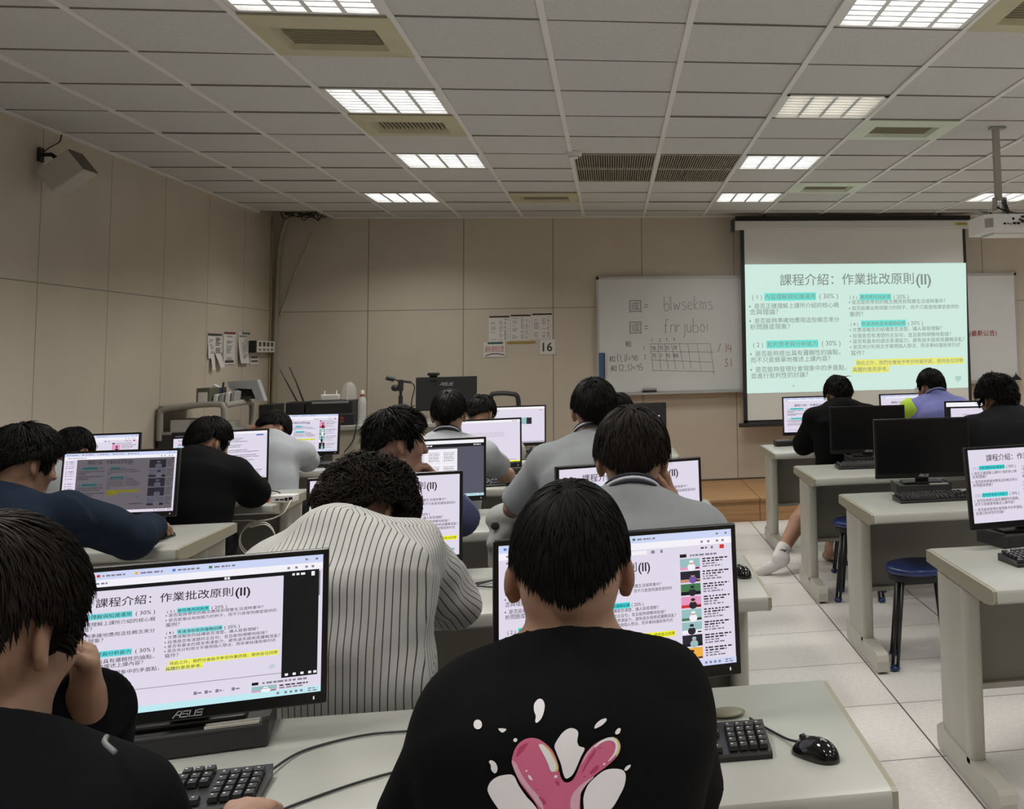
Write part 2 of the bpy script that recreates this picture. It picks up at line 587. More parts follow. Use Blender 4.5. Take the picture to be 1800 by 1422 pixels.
lamp_lab = {(-2, -2): 'square louvred ceiling light at the top edge, left of the long beige air conditioner panel',
            (-2, 1): 'bright square ceiling light, second along the left row from the camera',
            (-2, 4): 'bright square ceiling light, third along the left row from the camera',
            (-3, 7): 'bright square ceiling light closest to the front wall on the left',
            (2, -2): 'large louvred ceiling light at the top right edge of the view',
            (2, 1): 'dim warm louvred ceiling light with a visible grid of blades',
            (2, 4): 'bright ceiling light beside the dark slotted ceiling grilles',
            (2, 7): 'small bright ceiling light above the left end of the projection screen',
            (6, 7): 'bright ceiling light partly behind the projector pole at the right'}
L1 = make_lamp(False); L2 = make_lamp(True)
first = {False: L1, True: L2}
for c, r in lamps:
    dim = (c, r) == (2, 1)
    loc = (GX + TS * (c + .5), GY + TS * (r + .5), CEIL)
    lab = lamp_lab.get((c, r), 'square ceiling light further back in the room, outside the view')
    o = first[dim]
    if o is not None:
        o.location = loc; o['label'] = lab; o['group'] = 'square louvred ceiling lights'; first[dim] = None
    else:
        o = dup(L1, loc, 0, lab, 'square louvred ceiling lights')
    ld = bpy.data.lights.new('lamp_light', 'AREA')
    ld.shape = 'SQUARE'; ld.size = 0.5
    ld.energy = LAMP_W * (0.35 if dim else ({7: .74, 4: 1.15, 1: 1.2, -2: .95}.get(r, .78) * (1.38 if c < 0 else 0.95)))   # left columns boosted, front row cut, added to tune wall brightness
    ld.color = LAMP_COL
    ld.spread = LAMP_SPREAD
    lo = bpy.data.objects.new('lamp_light', ld)
    COL.objects.link(lo)
    lo.location = (loc[0], loc[1], CEIL - 0.012)

# ------------------------------------------------------------ air conditioner panels, vents, detector
m_acp = mat('ac_panel_beige', (0.52, 0.47, 0.31), 0.5, noise=0.06, nscale=5)
m_acg = mat('ac_panel_pale_green', (0.66, 0.72, 0.58), 0.5, noise=0.05, nscale=5)
m_acd = mat('ac_grille_dark', (0.17, 0.15, 0.10), 0.6)


def make_ac(mp, slats):
    t = thing('air_conditioner', 'x', 'air conditioner')
    h = 0.292
    p = MB()
    a, b, zi = h, 0.185, -0.012
    rim = [(-a, -a), (a, -a), (a, a), (-a, a)]
    inn = [(-b, -b * .75), (b, -b * .75), (b, b * .75), (-b, b * .75)]
    V = [(x, y, 0.02) for x, y in rim] + [(x, y, -0.008) for x, y in rim] + [(x * .86, y * .8, zi) for x, y in rim] + [(x * 1.12, y * 1.14, zi - .006) for x, y in inn] + [(x, y, 0.022) for x, y in inn]
    Fs = []
    for k in range(4):
        for i in range(4):
            j = (i + 1) % 4
            Fs.append((k * 4 + j, k * 4 + i, k * 4 + 4 + i, k * 4 + 4 + j))
    p.add(V, Fs)
    p.build('panel', mp, t)
    g = MB(); g.box((-b, -b * .75, 0.02), (b, b * .75, 0.025)); g.build('intake', m_acd, t)
    s = MB()
    if slats == 'x':
        for k in range(16):
            x = -b + 2 * b * (k + .5) / 16
            s.box((x - 0.004, -b * .72, -0.002), (x + 0.004, b * .72, 0.018))
    else:
        for k in range(9):
            y = -b * .75 + 1.5 * b * (k + .5) / 9
            s.box((-b, y - 0.002, 0.0), (b, y + 0.002, 0.018))
    s.build('grille', mat('ac_slat', (0.36, 0.32, 0.23), 0.5), t)
    return t


aclab = {(-2, -1): (m_acp, 'y', 'large beige air conditioner panel nearest the camera, left of centre'),
         (-2, 2): (m_acp, 'x', 'beige air conditioner panel with slotted grille between two ceiling lights on the left'),
         (-1, 7): (m_acp, 'y', 'small flat beige air conditioner panel far back, left of the dark grilles'),
         (3, 2): (m_acg, 'y', 'pale green air conditioner panel right of the dim ceiling light'),
         (3, 6): (m_acg, 'y', 'small air conditioner panel with a pale strip near the projection screen'),
         (3, -2): (m_acp, 'y', 'beige air conditioner panel cut by the top right corner')}
for (c, r), (mp, sl, lab) in aclab.items():
    t = make_ac(mp, sl)
    t.location = (GX + TS * (c + .5), GY + TS * (r + .5), CEIL)
    t['label'] = lab; t['group'] = 'ceiling air conditioner panels'
m_vent = mat('vent_brown', (0.30, 0.265, 0.20), 0.6)
m_vdark = mat('vent_gap', (0.11, 0.095, 0.07), 0.7)
for c, lab in ((0, 'dark slotted ceiling grille beside the smoke detector'), (1, 'dark slotted ceiling grille beside the bright ceiling light')):
    t = thing('ceiling_vent', lab, 'vent', (GX + TS * (c + .5), GY + TS * 5, CEIL), 0, 'dark ceiling grilles')
    f = MB()
    f.box((-.29, -.012, -.004), (.29, .012, .012))
    for s in (-1, 1):
        f.box((-.29, s * .59 - .008, -.004), (.29, s * .59 + .008, .012)); f.box((s * .284 - .006, -.59, -.004), (s * .284 + .006, .59, .012))
    f.build('frame', mat('vent_frame', (0.45, 0.42, 0.35), 0.5), t)
    b = MB(); b.box((-.29, -.59, .02), (.29, .59, .024)); b.build('backing', m_vdark, t)
    s = MB()
    for k in range(34):
        x = -.28 + .56 * k / 33
        s.box((x - .0035, -.59, 0), (x + .0035, .59, .016))
    s.build('grille', m_vent, t)
t = thing('smoke_detector', 'round white smoke detector beside the dark ceiling grilles', 'smoke detector', (-0.245, 7.29, CEIL))
b = MB(); b.lathe([(.001, -.045), (.03, -.044), (.035, -.03), (.052, -.026), (.056, -.004), (.056, 0)], 24); b.build('body', m_white, t, True, angle=40)
b = MB(); b.lathe([(.0365, -.0285), (.0365, -.034), (.0335, -.034), (.0335, -.0285)], 24, cap=False); b.build('sensor_ring', m_greyink, t)
b = MB(); b.tube(bez([(0.56, 8.02, CEIL + .01), (.565, 8.0, CEIL - .03), (.54, 8.0, CEIL - .055), (.545, 8.0, CEIL - .075)], 5), .003, 6)
tag(b.build('loose_wire', m_cable), 'short black wire hanging below the dark ceiling grille', 'wire')

# missing tile in the corner with cables spilling out
random.seed(3)
b = MB()
for k in range(16):
    x0 = -3.15 + random.random() * .45; y0 = 10.42 + random.random() * .3
    x1 = -3.15 + random.random() * .5; y1 = 10.42 + random.random() * .3
    b.tube(bez([(x0, y0, CEIL + .08), ((x0 + x1) / 2 + random.uniform(-.1, .1), (y0 + y1) / 2, CEIL - random.uniform(.0, .045)), (x1, y1, CEIL + .07)], 8), .005, 6)
tag(b.build('cable_bundle', m_cable, None, True), 'tangle of black cables in the missing ceiling tile at the left corner', 'cables')
b = MB()
b.tube(bez([(-3.02, 10.7, CEIL + .04), (-3.09, 10.74, CEIL - .05), (-3.15, 10.77, CEIL - .3), (-3.165, 10.775, 2.0), (-3.175, 10.775, 1.2), (-3.18, 10.775, .2)], 8), .02, 10)
tag(b.build('corner_conduit', mat('conduit_beige', (0.36, 0.31, 0.22), 0.45), None, True), 'beige conduit pipe running down the left corner of the room', 'pipe')
b = MB()
b.tube(bez([(-3.211, 10.757, CEIL), (-3.211, 10.757, 2.0), (-3.211, 10.757, .2)], 6), .008, 8)
tag(b.build('thin_conduit', mat('conduit_yellow', (0.38, 0.31, 0.17), 0.45), None, True), 'thin yellowish pipe beside the corner conduit', 'pipe')
b = MB()
b.tube(bez([(-2.853, 10.795, 2.735), (-2.95, 10.795, 2.47), (-2.99, 10.795, 2.39), (-3.07, 10.80, 2.14), (-3.11, 10.80, 2.02), (-3.135, 10.80, 1.93)], 8), .008, 8)
tag(b.build('wall_wire', mat('wire_cream', (0.50, 0.45, 0.35), 0.5), None, True), 'cream cable slanting across the front wall near the corner', 'cable')

# ------------------------------------------------------------ wall speaker
t = thing('wall_speaker', 'white box loudspeaker tilted on a bracket high on the left wall', 'speaker', (0, 0, 0))
c0 = Vector((-3.19, 6.45, 2.588))
e1, e2, e3 = Vector((.79, 0, .613)), Vector((.613, 0, -.79)), Vector((0, 1, 0))
Ts = Matrix((e1, e3, e2)).transposed().to_4x4(); Ts.translation = c0
b = MB(); b.bbox((0, 0, 0), (.208, .166, .150), .008, T=Ts); b.build('cabinet', mat('speaker_grey', (0.50, 0.46, 0.41), 0.5), t)
b = MB(); b.box((.2085, .004, .004), (.214, .162, .146), T=Ts)
b.build('grille', mat('speaker_grille', (0.13, 0.105, 0.085), 0.7), t)
b = MB(); b.box((-3.22, 6.53, 2.66), (-3.205, 6.58, 2.74)); b.tube([(-3.21, 6.555, 2.70), (-3.15, 6.54, 2.70), (-3.10, 6.53, 2.665)], .012, 8)
b.build('bracket', m_matte, t)
b = MB(); b.tube(bez([(-3.205, 6.76, CEIL - .012), (-3.20, 6.73, 2.81), (-3.2, 6.63, 2.76), (-3.2, 6.565, 2.72)], 6), .004, 6); b.build('cord', m_cable, t)

# ------------------------------------------------------------ whiteboards
m_wb = mat('whiteboard_surface', (0.68, 0.70, 0.70), 0.16, spec=0.5, noise=0.02, nscale=2)
m_alu = mat('aluminium', (0.52, 0.52, 0.52), 0.35, metal=0.4)
RX = Matrix.Rotation(PI / 2, 4, 'X')


def wb(name_lab, x0, x1, z0, z1):
    t = thing('whiteboard', name_lab, 'whiteboard', (x0, WALL_F - 0.04, z0), 0, 'whiteboards on the front wall')
    w, h = x1 - x0, z1 - z0
    b = MB(); b.box((.01, 0.0, .01), (w - .01, .03, h - .01)); b.build('writing_surface', m_wb, t)
    b = MB()
    b.box((0, -.008, h - .025), (w, .04, h)); b.box((0, -.008, 0), (w, .04, .022)); b.box((0, -.008, 0), (.022, .04, h)); b.box((w - .022, -.008, 0), (w, .04, h))
    b.build('frame', m_alu, t)
    b = MB(); b.box((.2, -.06, -.008), (w - .03, .02, .004)); b.box((.2, -.064, -.008), (w - .03, -.058, .012)); b.build('pen_tray', m_alu, t)
    return t, w, h


random.seed(11)
HW = []
def flush():
    global b
    if b.v: HW.append(b)
    b = MB()
t, w_, h_ = wb('whiteboard with handwriting left of the projection screen', -0.145, 1.62, 1.085, 2.258)
b = MB()
RT = RX.copy(); RT.translation = (0, -0.0015, 0)
k = 1.0
def wpx(u, v):   # a spot on this board measured from its left top corner in metres
    return (u, h_ - v)
def PXB(x, y):   # reading positions off the enlarged photograph of the board
    return ((x - 118) / 1060 * 1.452, h_ - (y - 432) / 885 * h_)
def PB(x, y): return PXB(x, y)
x, y = PB(610, 690); handwrite(b, 'blwsekms', x, y, .085, .0045, T=RT, gap=.92)
flush(); x, y = PB(605, 860); handwrite(b, 'fnrjuboi', x, y, .085, .0045, T=RT, gap=.95)
for yy in (705, 868):
    flush()
    x, y = PB(355, yy); put_text(b, '國', x, y, height=.125, T=RT, mi=2); x, y = PB(465, yy - 20); handwrite(b, '=', x, y, .07, .006, T=RT)
    x, y = PB(525, yy - 30); handwrite(b, '.', x, y, .06, .007, T=RT)
flush()
for s, xx, yy, hh in (('1', 515, 925, .025), ('2', 570, 930, .025), ('3', 620, 925, .025), ('4', 675, 925, .025), ('1', 452, 985, .03), ('2', 460, 1055, .035),
                      ('90', 517, 990, .03), ('95', 570, 990, .03), ('35', 615, 990, .03), ('78', 670, 990, .03),
                      ('75', 517, 1050, .03), ('67', 575, 1050, .03), ('95', 622, 1050, .03), ('100', 672, 1050, .03)):
    x, y = PB(xx, yy); handwrite(b, s, x, y, hh, .0045, T=RT)
flush()
for yy in (965, 1075, 1145):
    x, y = PB({965: 322, 1075: 205, 1145: 215}[yy], yy); put_text(b, '和', x, y, height=.06, T=RT)
x, y = PB(262, 1070); handwrite(b, '(1,1)=90', x, y, .05, .005, T=RT, gap=.95)
x, y = PB(275, 1142); handwrite(b, '(2,3)=95', x, y, .05, .005, T=RT, gap=.95)
flush()
for ln in ([(505, 945), (945, 952)], [(507, 1000), (970, 1018)], [(512, 1065), (965, 1095)], [(520, 1145), (978, 1165)], [(505, 945), (522, 1150)],
           [(560, 945), (580, 1145)], [(608, 945), (635, 1140)], [(660, 948), (688, 1140)], [(716, 950), (748, 1140)], [(780, 950), (800, 1140)], [(848, 955), (874, 1150)], [(945, 952), (970, 1190)]):
    ribbon(b, [PB(*p) for p in ln], .0035, 0, 0, RT)
flush()
x, y = PB(1000, 1020); handwrite(b, '/.14', x, y, .07, .006, mi=1, T=RT)
x, y = PB(1050, 1130); handwrite(b, '31', x, y, .07, .006, mi=1, T=RT)
flush()
for ch in [c for c in t.children if c.name.startswith('writing_surface')]:
    for b in HW:
        b.build('handwriting', [mat('marker_grey', (0.14, 0.145, 0.15), 0.6), mat('marker_red', (0.32, 0.13, 0.13), 0.6), mat('marker_faint', (0.27, .30, .29), .6)], ch)
e = thing('board_eraser', 'dark eraser resting on the tray of the left whiteboard', 'eraser', (0.37, WALL_F - 0.095, 1.09))
b = MB(); b.bbox((-.07, 0, 0.005), (.07, .04, .028), .004); b.build('felt', m_matte, e)
b = MB(); b.bbox((-.07, 0, .028), (.07, .04, .048), .005); b.build('grip', mat('eraser_grey', (0.3, 0.3, 0.31), .5), e)
t = thing('marker_holder', 'blue magnetic strip at the lower left edge of the whiteboard', 'holder', (-0.10, WALL_F - 0.052, 1.23))
b = MB(); b.bbox((-.022, -.006, 0), (.022, 0.01, .27), .004); b.build('strip', mat('blue_strip', (0.06, 0.12, 0.28), .45), t)
b = MB(); b.bbox((.026, -.008, 0), (.034, 0.008, .27), .002); b.build('edge', mat('navy_edge', (0.02, 0.03, 0.07), .45), t)
t, w_, h_ = wb('whiteboard with red handwriting right of the projection screen', 2.75, 4.262, 1.105, 2.25)
b = MB(); RT2 = RX.copy(); RT2.translation = (0, -0.0015, 0)
put_text(b, '(最新公告)', 3.72 - 2.75, .47, width=.30, T=RT2, shear=.1, bold=.01)
for ch in [c for c in t.children if c.name.startswith('writing_surface')]:
    b.build('handwriting', mat('marker_strong_red', (.34, .05, .05), .6), ch)
t = thing('whiteboard_clip', 'small black triangular clip at the lower right corner of the right whiteboard', 'clip', (4.20, WALL_F - 0.10, 1.1185))
b = MB(); b.prism([(-.06, 0), (.06, 0), (0, .06)], 0, .03, 'y'); b.build('body', m_black, t)
b = MB(); b.tube([(0, .015, .06), (0, .015, .075)], .006, 8); b.build('knob', m_black, t)

# ------------------------------------------------------------ what the displays show
PAL = [('page_white', (222, 215, 232)), ('page_text', (34, 32, 38)), ('page_grey', (128, 122, 138)), ('page_bar', (203, 212, 243)), ('page_black', (14, 14, 17)),
       ('page_taskbar', (190, 232, 240)), ('page_red', (205, 50, 50)), ('page_cyan', (60, 214, 216)), ('page_yellow', (240, 240, 45)), ('page_dim', (98, 93, 100)),
       ('thumb_green', (66, 120, 78)), ('thumb_pink', (226, 150, 190)), ('thumb_orange', (238, 172, 66)), ('thumb_dark', (34, 32, 44)), ('thumb_teal', (150, 188, 190)),
       ('thumb_skin', (196, 140, 116)), ('thumb_white', (242, 240, 246)), ('thumb_purple', (112, 84, 160)), ('dim_cyan', (44, 96, 100)), ('dim_yellow', (128, 122, 26)),
       ('thumb_blue', (74, 124, 196)), ('page_slate', (84, 83, 98)), ('dim_text', (38, 36, 42)), ('page_lines', (168, 162, 178))]
PM = [emat(n, c) for n, c in PAL]
PI_ = {n: i for i, (n, c) in enumerate(PAL)}
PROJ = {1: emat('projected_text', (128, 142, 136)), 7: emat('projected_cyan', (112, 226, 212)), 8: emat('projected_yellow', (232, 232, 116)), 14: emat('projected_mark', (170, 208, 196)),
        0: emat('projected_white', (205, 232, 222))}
H16 = 0.5625
LAY = 0.0009


def rect(mb, u0, v0, u1, v1, mi, lay=1, ox=0, oy=0, sx=1, sy=1):
    """u right, v down, both 0..1 over the display"""
    x0, x1 = ox + u0 * sx, ox + u1 * sx
    y0, y1 = H16 * (1 - (oy + v1 * sy)), H16 * (1 - (oy + v0 * sy))
    z = LAY * lay
    mb.add([(x0, y0, z), (x1, y0, z), (x1, y1, z), (x0, y1, z)], [(0, 1, 2, 3)], mi)


def tx(mb, body, u0, v, u1, mi=1, lay=3, ox=0, oy=0, sx=1, sy=1, bold=0.002):
    """one line of lettering from u0 to u1 whose middle height is v"""
    V, Fs = text_mesh(body, bold)
    lo, hi = V.min(0), V.max(0)
    s = (u1 - u0) * sx / (hi[0] - lo[0])
    sv = s * sy / sx
    y = H16 * (1 - (oy + v * sy))
    mb.add([(ox + u0 * sx + (p[0] - lo[0]) * s, y + (p[1] - 0.36) * sv, LAY * lay) for p in V], Fs, mi)


def slide(mb, ox=0, oy=0, sx=1, sy=1, dim=False, bg=True, simple=False):
    c = dict(ox=ox, oy=oy, sx=sx, sy=sy)
    T1, CY, YE = (22, 18, 19) if dim else (1, 7, 8)
    if bg:
        rect(mb, 0, 0, 1, 1, 9 if dim else 0, 1, **c)
    tx(mb, '課程介紹：作業批改原則', .155, .122, .765, T1, bold=.005, **c)
    tx(mb, '(II)', .775, .127, .845, T1, bold=.02, **c)
    E = .0253
    L = [('( 1 )', .030, .252, .074), ('( 30% )', .33, .252, .415), ('( 2 )', .030, .626, .074), ('( 30% )', .335, .626, .42)]
    for b_, u, v, u1 in L:
        tx(mb, b_, u, v, u1, T1, **c)
    rect(mb, .084, .222, .315, .284, CY, 2, **c); tx(mb, '內容理解與知識運用', .088, .253, .311, T1, **c)
    rect(mb, .088, .596, .32, .658, CY, 2, **c); tx(mb, '批判思考與分析能力', .092, .627, .316, T1, **c)
    for b_, v, bul in (('是否正確理解上課所介紹的核心概', .325, 1), ('念與理論？', .371, 0), ('是否能夠準確地應用這些概念來分', .44, 1), ('析問題或現象？', .488, 0),
                       ('是否能夠提出具有邏輯性的論點，', .698, 1), ('而不只是簡單地複述上課內容？', .747, 0), ('是否能夠發現社會現象中的矛盾點，', .821, 1), ('並進行批判性的討論？', .869, 0)):
        u = .038 if bul else .018
        if bul:
            rect(mb, .016, v - .006, .022, v + .008, T1, 3, **c)
        tx(mb, b_, u, v, u + E * len(b_), T1, **c)
    E = .0206
    tx(mb, '( 3 )', .468, .266, .502, T1, **c); tx(mb, '( 20% )', .668, .266, .738, T1, **c)
    rect(mb, .512, .24, .658, .292, CY, 2, **c); tx(mb, '實際應用與創意', .515, .266, .655, T1, **c)
    tx(mb, '( 4 )', .468, .48, .502, T1, **c); tx(mb, '( 20% )', .73, .48, .80, T1, **c)
    rect(mb, .515, .452, .722, .507, CY, 2, **c); tx(mb, '表達清晰度與邏輯組織', .518, .48, .719, T1, **c)
    for b_, v, bul in (('是否能將學到的概念應用到現實生活或時事中？', .306, 1), ('是否能舉出有說服力的例子，而不只是使用課堂提供的', .354, 1), ('案例？', .402, 0),
                       ('文章或報告的結構是否清楚，讓人容易理解？', .526, 1), ('段落是否有清楚的主旨句，並且能夠順暢地銜接？', .574, 1),
                       ('是否有基本的語言表達能力，避免過多語病或邏輯混亂？', .618, 1), ('是否充分利用文字展現個人想法，而非單純僅是條列式', .662, 1), ('寫作？', .71, 0)):
        u = .476 if bul else .465
        if bul:
            rect(mb, .463, v - .005, .468, v + .006, T1, 3, **c)
        tx(mb, b_, u, v, u + E * len(b_), T1, **c)
    rect(mb, .486, .762, .985, .815, YE, 2, **c); rect(mb, .468, .815, .638, .868, YE, 2, **c)
    tx(mb, '除此之外，我們也會給予每份作業評語，提供各位同學', .49, .789, .98, T1, **c)
    tx(mb, '具體的意見參考。', .471, .841, .634, T1, **c)
    n = len(mb.v)
    x0, y0 = .955, .935
    poly = [(-.014, -.022), (.014, -.022), (.014, .004), (0, .026), (-.014, .004)]
    mb.add([(ox + (x0 + p[0]) * sx, H16 * (1 - (oy + (y0 + p[1]) * sy)), LAY * 2) for p in poly], [(4, 3, 2, 1, 0)], 18 if dim else 14)
    if not dim:
        rect(mb, .2, .951, .208, .957, 2, 2, **c)


def dashes(mb, u0, u1, v, mi=2, hgt=.012, lay=2, seed=0):
    r = random.Random(int(u0 * 997 + v * 7919 + seed))
    u = u0
    while u < u1:
        w = r.uniform(.006, .022)
        rect(mb, u, v - hgt / 2, min(u1, u + w), v + hgt / 2, mi, lay)
        u += w + r.uniform(.003, .007)


THS = [('thumb_teal', 'thumb_white', 'thumb_pink'), ('thumb_dark', 'thumb_purple', 'thumb_skin'), ('thumb_green', 'thumb_dark', 'page_black'), ('thumb_pink', 'thumb_dark', 'page_red'),
       ('thumb_teal', 'thumb_white', 'thumb_green'), ('thumb_teal', 'thumb_dark', 'thumb_white'), ('thumb_dark', 'thumb_teal', 'page_black'), ('thumb_orange', 'thumb_blue', 'thumb_skin')]
DTH = [('thumb_dark', 'page_slate', 'dim_text'), ('page_slate', 'page_dim', 'thumb_dark'), ('thumb_dark', 'page_slate', 'dim_text')]


def thumb(mb, u0, v0, u1, v1, k, lay=2, dim=False):
    a, b_, c_ = (DTH[k % 3] if dim else THS[k % 8])
    w, h = u1 - u0, v1 - v0
    rect(mb, u0, v0, u1, v1, PI_[a], lay)
    r = random.Random(k * 31 + 5)
    def blob(cu, cv, ru, rv, mi, l):
        n = 12
        V = [((u0 + w * (cu + ru * math.cos(2 * PI * i / n))), H16 * (1 - (v0 + h * (cv + rv * math.sin(2 * PI * i / n)))), LAY * l) for i in range(n)]
        mb.add(V, [tuple(range(n))[::-1]], mi)
    rect(mb, u0, v0 + h * r.uniform(.68, .82), u1, v1, PI_[c_], lay + 1)
    x = r.uniform(.4, .62)
    blob(x, .78, .2, .34, PI_[b_], lay + 2); blob(x, .36, .1, .18, PI_['thumb_skin' if (k % 3 != 2 and not dim) else a], lay + 3); blob(x, .28, .11, .13, PI_['thumb_dark' if k % 2 else b_], lay + 4)
    rect(mb, u0 + w * .76, v0 + h * .82, u0 + w * .96, v0 + h * .94, 4, lay + 4)


def chrome(mb, addr=True, tabs=5, v1=.055):
    rect(mb, 0, 0, 1, v1, 3, 1)
    for k in range(tabs):
        u = .02 + k * .135
        rect(mb, u, .018, u + .012, .036, [20, 6, 12, 20, 10][k % 5], 2); dashes(mb, u + .02, u + .1, .028, 2, .012)
    rect(mb, .93, .02, .94, .034, 2, 2); rect(mb, .97, .02, .98, .034, 2, 2)
    if addr:
        rect(mb, 0, v1, 1, v1 + .05, 16, 1); dashes(mb, .03, .2, v1 + .025, 2, .012)
        for u in (.86, .89, .93, .955):
            rect(mb, u, v1 + .018, u + .01, v1 + .034, 2, 2)


def taskbar(mb, mi=5, v=.955):
    rect(mb, 0, v, 1, 1, mi, 4)
    for k in range(3):
        rect(mb, .012 + .03 * k, v + .012, .028 + .03 * k, v + .034, [20, 17, 10][k], 5)
    for u in (.83, .86, .88, .9, .92):
        rect(mb, u, v + .014, u + .01, v + .03, 2, 5)
    dashes(mb, .95, .985, v + .014, 2, .008, 5); dashes(mb, .95, .985, v + .03, 2, .008, 5)


def sidebar(mb, u0, v0, dv, n, tw, seed=0, dim=False, u1=.99):
    for k in range(n):
        v = v0 + k * dv
        thumb(mb, u0, v, u0 + tw, v + dv * .88, k + seed, dim=dim)
        for j, (w, mi) in enumerate(((1, 1), (.8, 1), (.55, 2), (.75, 2))):
            if j < 3 or dv > .08:
                dashes(mb, u0 + tw + .012, u0 + tw + .012 + (u1 - u0 - tw - .02) * w, v + dv * (.1 + .2 * j), (22 if dim else mi), min(.011, dv * .11), 2, k)


def page_theater(mb):          # dark player, slide to the left, page below
    chrome(mb)
    rect(mb, 0, .105, .985, .875, 4, 1)
    rect(mb, .985, .12, .99, .3, 2, 2)
    dashes(mb, .62, .64, .118, 16, .016, 3); dashes(mb, .88, .93, .13, 16, .016, 3); rect(mb, .955, .118, .968, .15, 16, 3)
    rect(mb, .03, .132, .846, .96, 0, 2)
    slide(mb, .03, .132, .816, .70, bg=False)
    rect(mb, .03, .835, .846, .839, 2, 3)
    rect(mb, 0, .875, 1, 1, 0, 2)
    dashes(mb, .03, .12, .885, 1, .014, 3); dashes(mb, .03, .14, .915, 2, .012, 3); rect(mb, .155, .9, .185, .93, 4, 3)
    for u in (.52, .56, .6, .66):
        rect(mb, u, .9, u + .012, .922, 2, 3); dashes(mb, u + .015, u + .03, .912, 2, .01, 3)
    for u in (.86, .89, .92, .95, .97):
        rect(mb, u, .845, u + .012, .862, 16, 3)
    rect(mb, .735, .885, .76, .905, 4, 3); dashes(mb, .775, .95, .895, 2, .014, 3); thumb(mb, .735, .915, .83, .955, 0, 3); dashes(mb, .84, .95, .925, 1, .01, 3); dashes(mb, .84, .93, .942, 2, .01, 3)
    taskbar(mb)


def page_video(mb, seed=0, n=8, su=.765, sx=.735, sy=.766):
    chrome(mb)
    rect(mb, .03, .12, .045, .135, 2, 2); rect(mb, .05, .118, .075, .137, 6, 2); dashes(mb, .08, .12, .128, 1, .014)
    rect(mb, .33, .115, .62, .142, 16, 2); rect(mb, .64, .118, .655, .14, 2, 2); rect(mb, .68, .118, .69, .14, 2, 2)
    dashes(mb, .86, .89, .128, 1, .012); rect(mb, .905, .118, .915, .138, 2, 2); rect(mb, .945, .112, .965, .142, 6, 2)
    slide(mb, .012, .135, sx, sy, bg=False)
    rect(mb, .0, .135 + sy, sx + .01, .138 + sy, 23, 2)
    rect(mb, su, .165, su + .03, .19, 4, 2); dashes(mb, su + .045, .93, .178, 2, .014)
    sidebar(mb, su, .2, .755 / n, n, .088, seed)
    for u in (.56, .6, .64, .7):
        rect(mb, u, .93, u + .012, .945, 2, 2)
    taskbar(mb, 3)


def page_slide(mb):
    slide(mb, 0, 0, 1, 1)


def page_video_plain(mb):
    chrome(mb, False)
    rect(mb, 0, .055, 1, .09, 16, 1); dashes(mb, .02, .08, .075, 2, .014); dashes(mb, .66, .68, .075, 2, .012)
    slide(mb, .03, .13, .94, .76, bg=False)
    dashes(mb, .08, .25, .93, 2, .012); rect(mb, .3, .92, .325, .945, 4, 2)


def page_pdf(mb):
    rect(mb, 0, 0, 1, .06, 16, 1); rect(mb, 0, .06, 1, .12, 4, 1); rect(mb, 0, .12, 1, .96, 21, 1)
    dashes(mb, .3, .5, .09, 16, .02); dashes(mb, .9, .97, .09, 16, .02)
    rect(mb, .28, .15, .74, .96, 16, 2)
    for k in range(3):
        u = .31 + k * .145
        for j in range(3):
            rect(mb, u, .2 + j * .25, u + .12, .202 + j * .25, 2, 3); rect(mb, u, .4 + j * .25, u + .12, .402 + j * .25, 2, 3)
            rect(mb, u, .2 + j * .25, u + .001, .4 + j * .25, 2, 3); rect(mb, u + .119, .2 + j * .25, u + .12, .4 + j * .25, 2, 3)
            for q in range(6):
                dashes(mb, u + .01, u + .11, .22 + j * .25 + q * .028, 1 if q % 2 else 2, .01, 3, q)
    taskbar(mb)


def page_doc(mb):
    rect(mb, 0, 0, 1, .05, 16, 1); dashes(mb, .9, .97, .03, 2, .014)
    for j in range(4):
        dashes(mb, .12, .8, .28 + j * .03, 23, .008)
    dashes(mb, .8, .95, .9, 2, .012); rect(mb, 0, .925, 1, .96, 8, 2); taskbar(mb, 4)


def page_photo(mb):
    rect(mb, 0, 0, 1, .06, 16, 1); dashes(mb, .05, .3, .1, 2, .012); dashes(mb, .92, .97, .1, 1, .012)
    rect(mb, .3, .3, .8, .48, 13, 1); rect(mb, .62, .3, .72, .48, 14, 2); rect(mb, .36, .3, .44, .42, 2, 2); rect(mb, .5, .36, .6, .48, 15, 2)
    for j in range(5):
        dashes(mb, .3, .62 - .04 * j, .56 + j * .05, 23, .014)
    taskbar(mb, 23)


def page_dimmed(mb):
    chrome(mb, True)
    rect(mb, 0, .105, 1, .955, 9, 1); rect(mb, 0, .105, .115, .955, 0, 2)
    for k, v in enumerate((.14, .17, .21, .24, .3, .33, .37, .42, .5, .54, .58, .62)):
        rect(mb, .02, v - .006, .032, v + .006, 2, 3); dashes(mb, .045, .09, v, 1 if k % 4 == 0 else 2, .011, 3)
    rect(mb, .96, .115, .972, .135, 4, 2)
    slide(mb, .12, .07, .58, .73, dim=True, bg=False)
    sidebar(mb, .76, .14, .155, 5, .15, 0, True)
    dashes(mb, .2, .3, .86, 22, .014); rect(mb, .31, .85, .335, .885, 4, 2); dashes(mb, .6, .72, .86, 22, .014)
    rect(mb, .985, .105, 1, .955, 0, 3)
    taskbar(mb, 0)


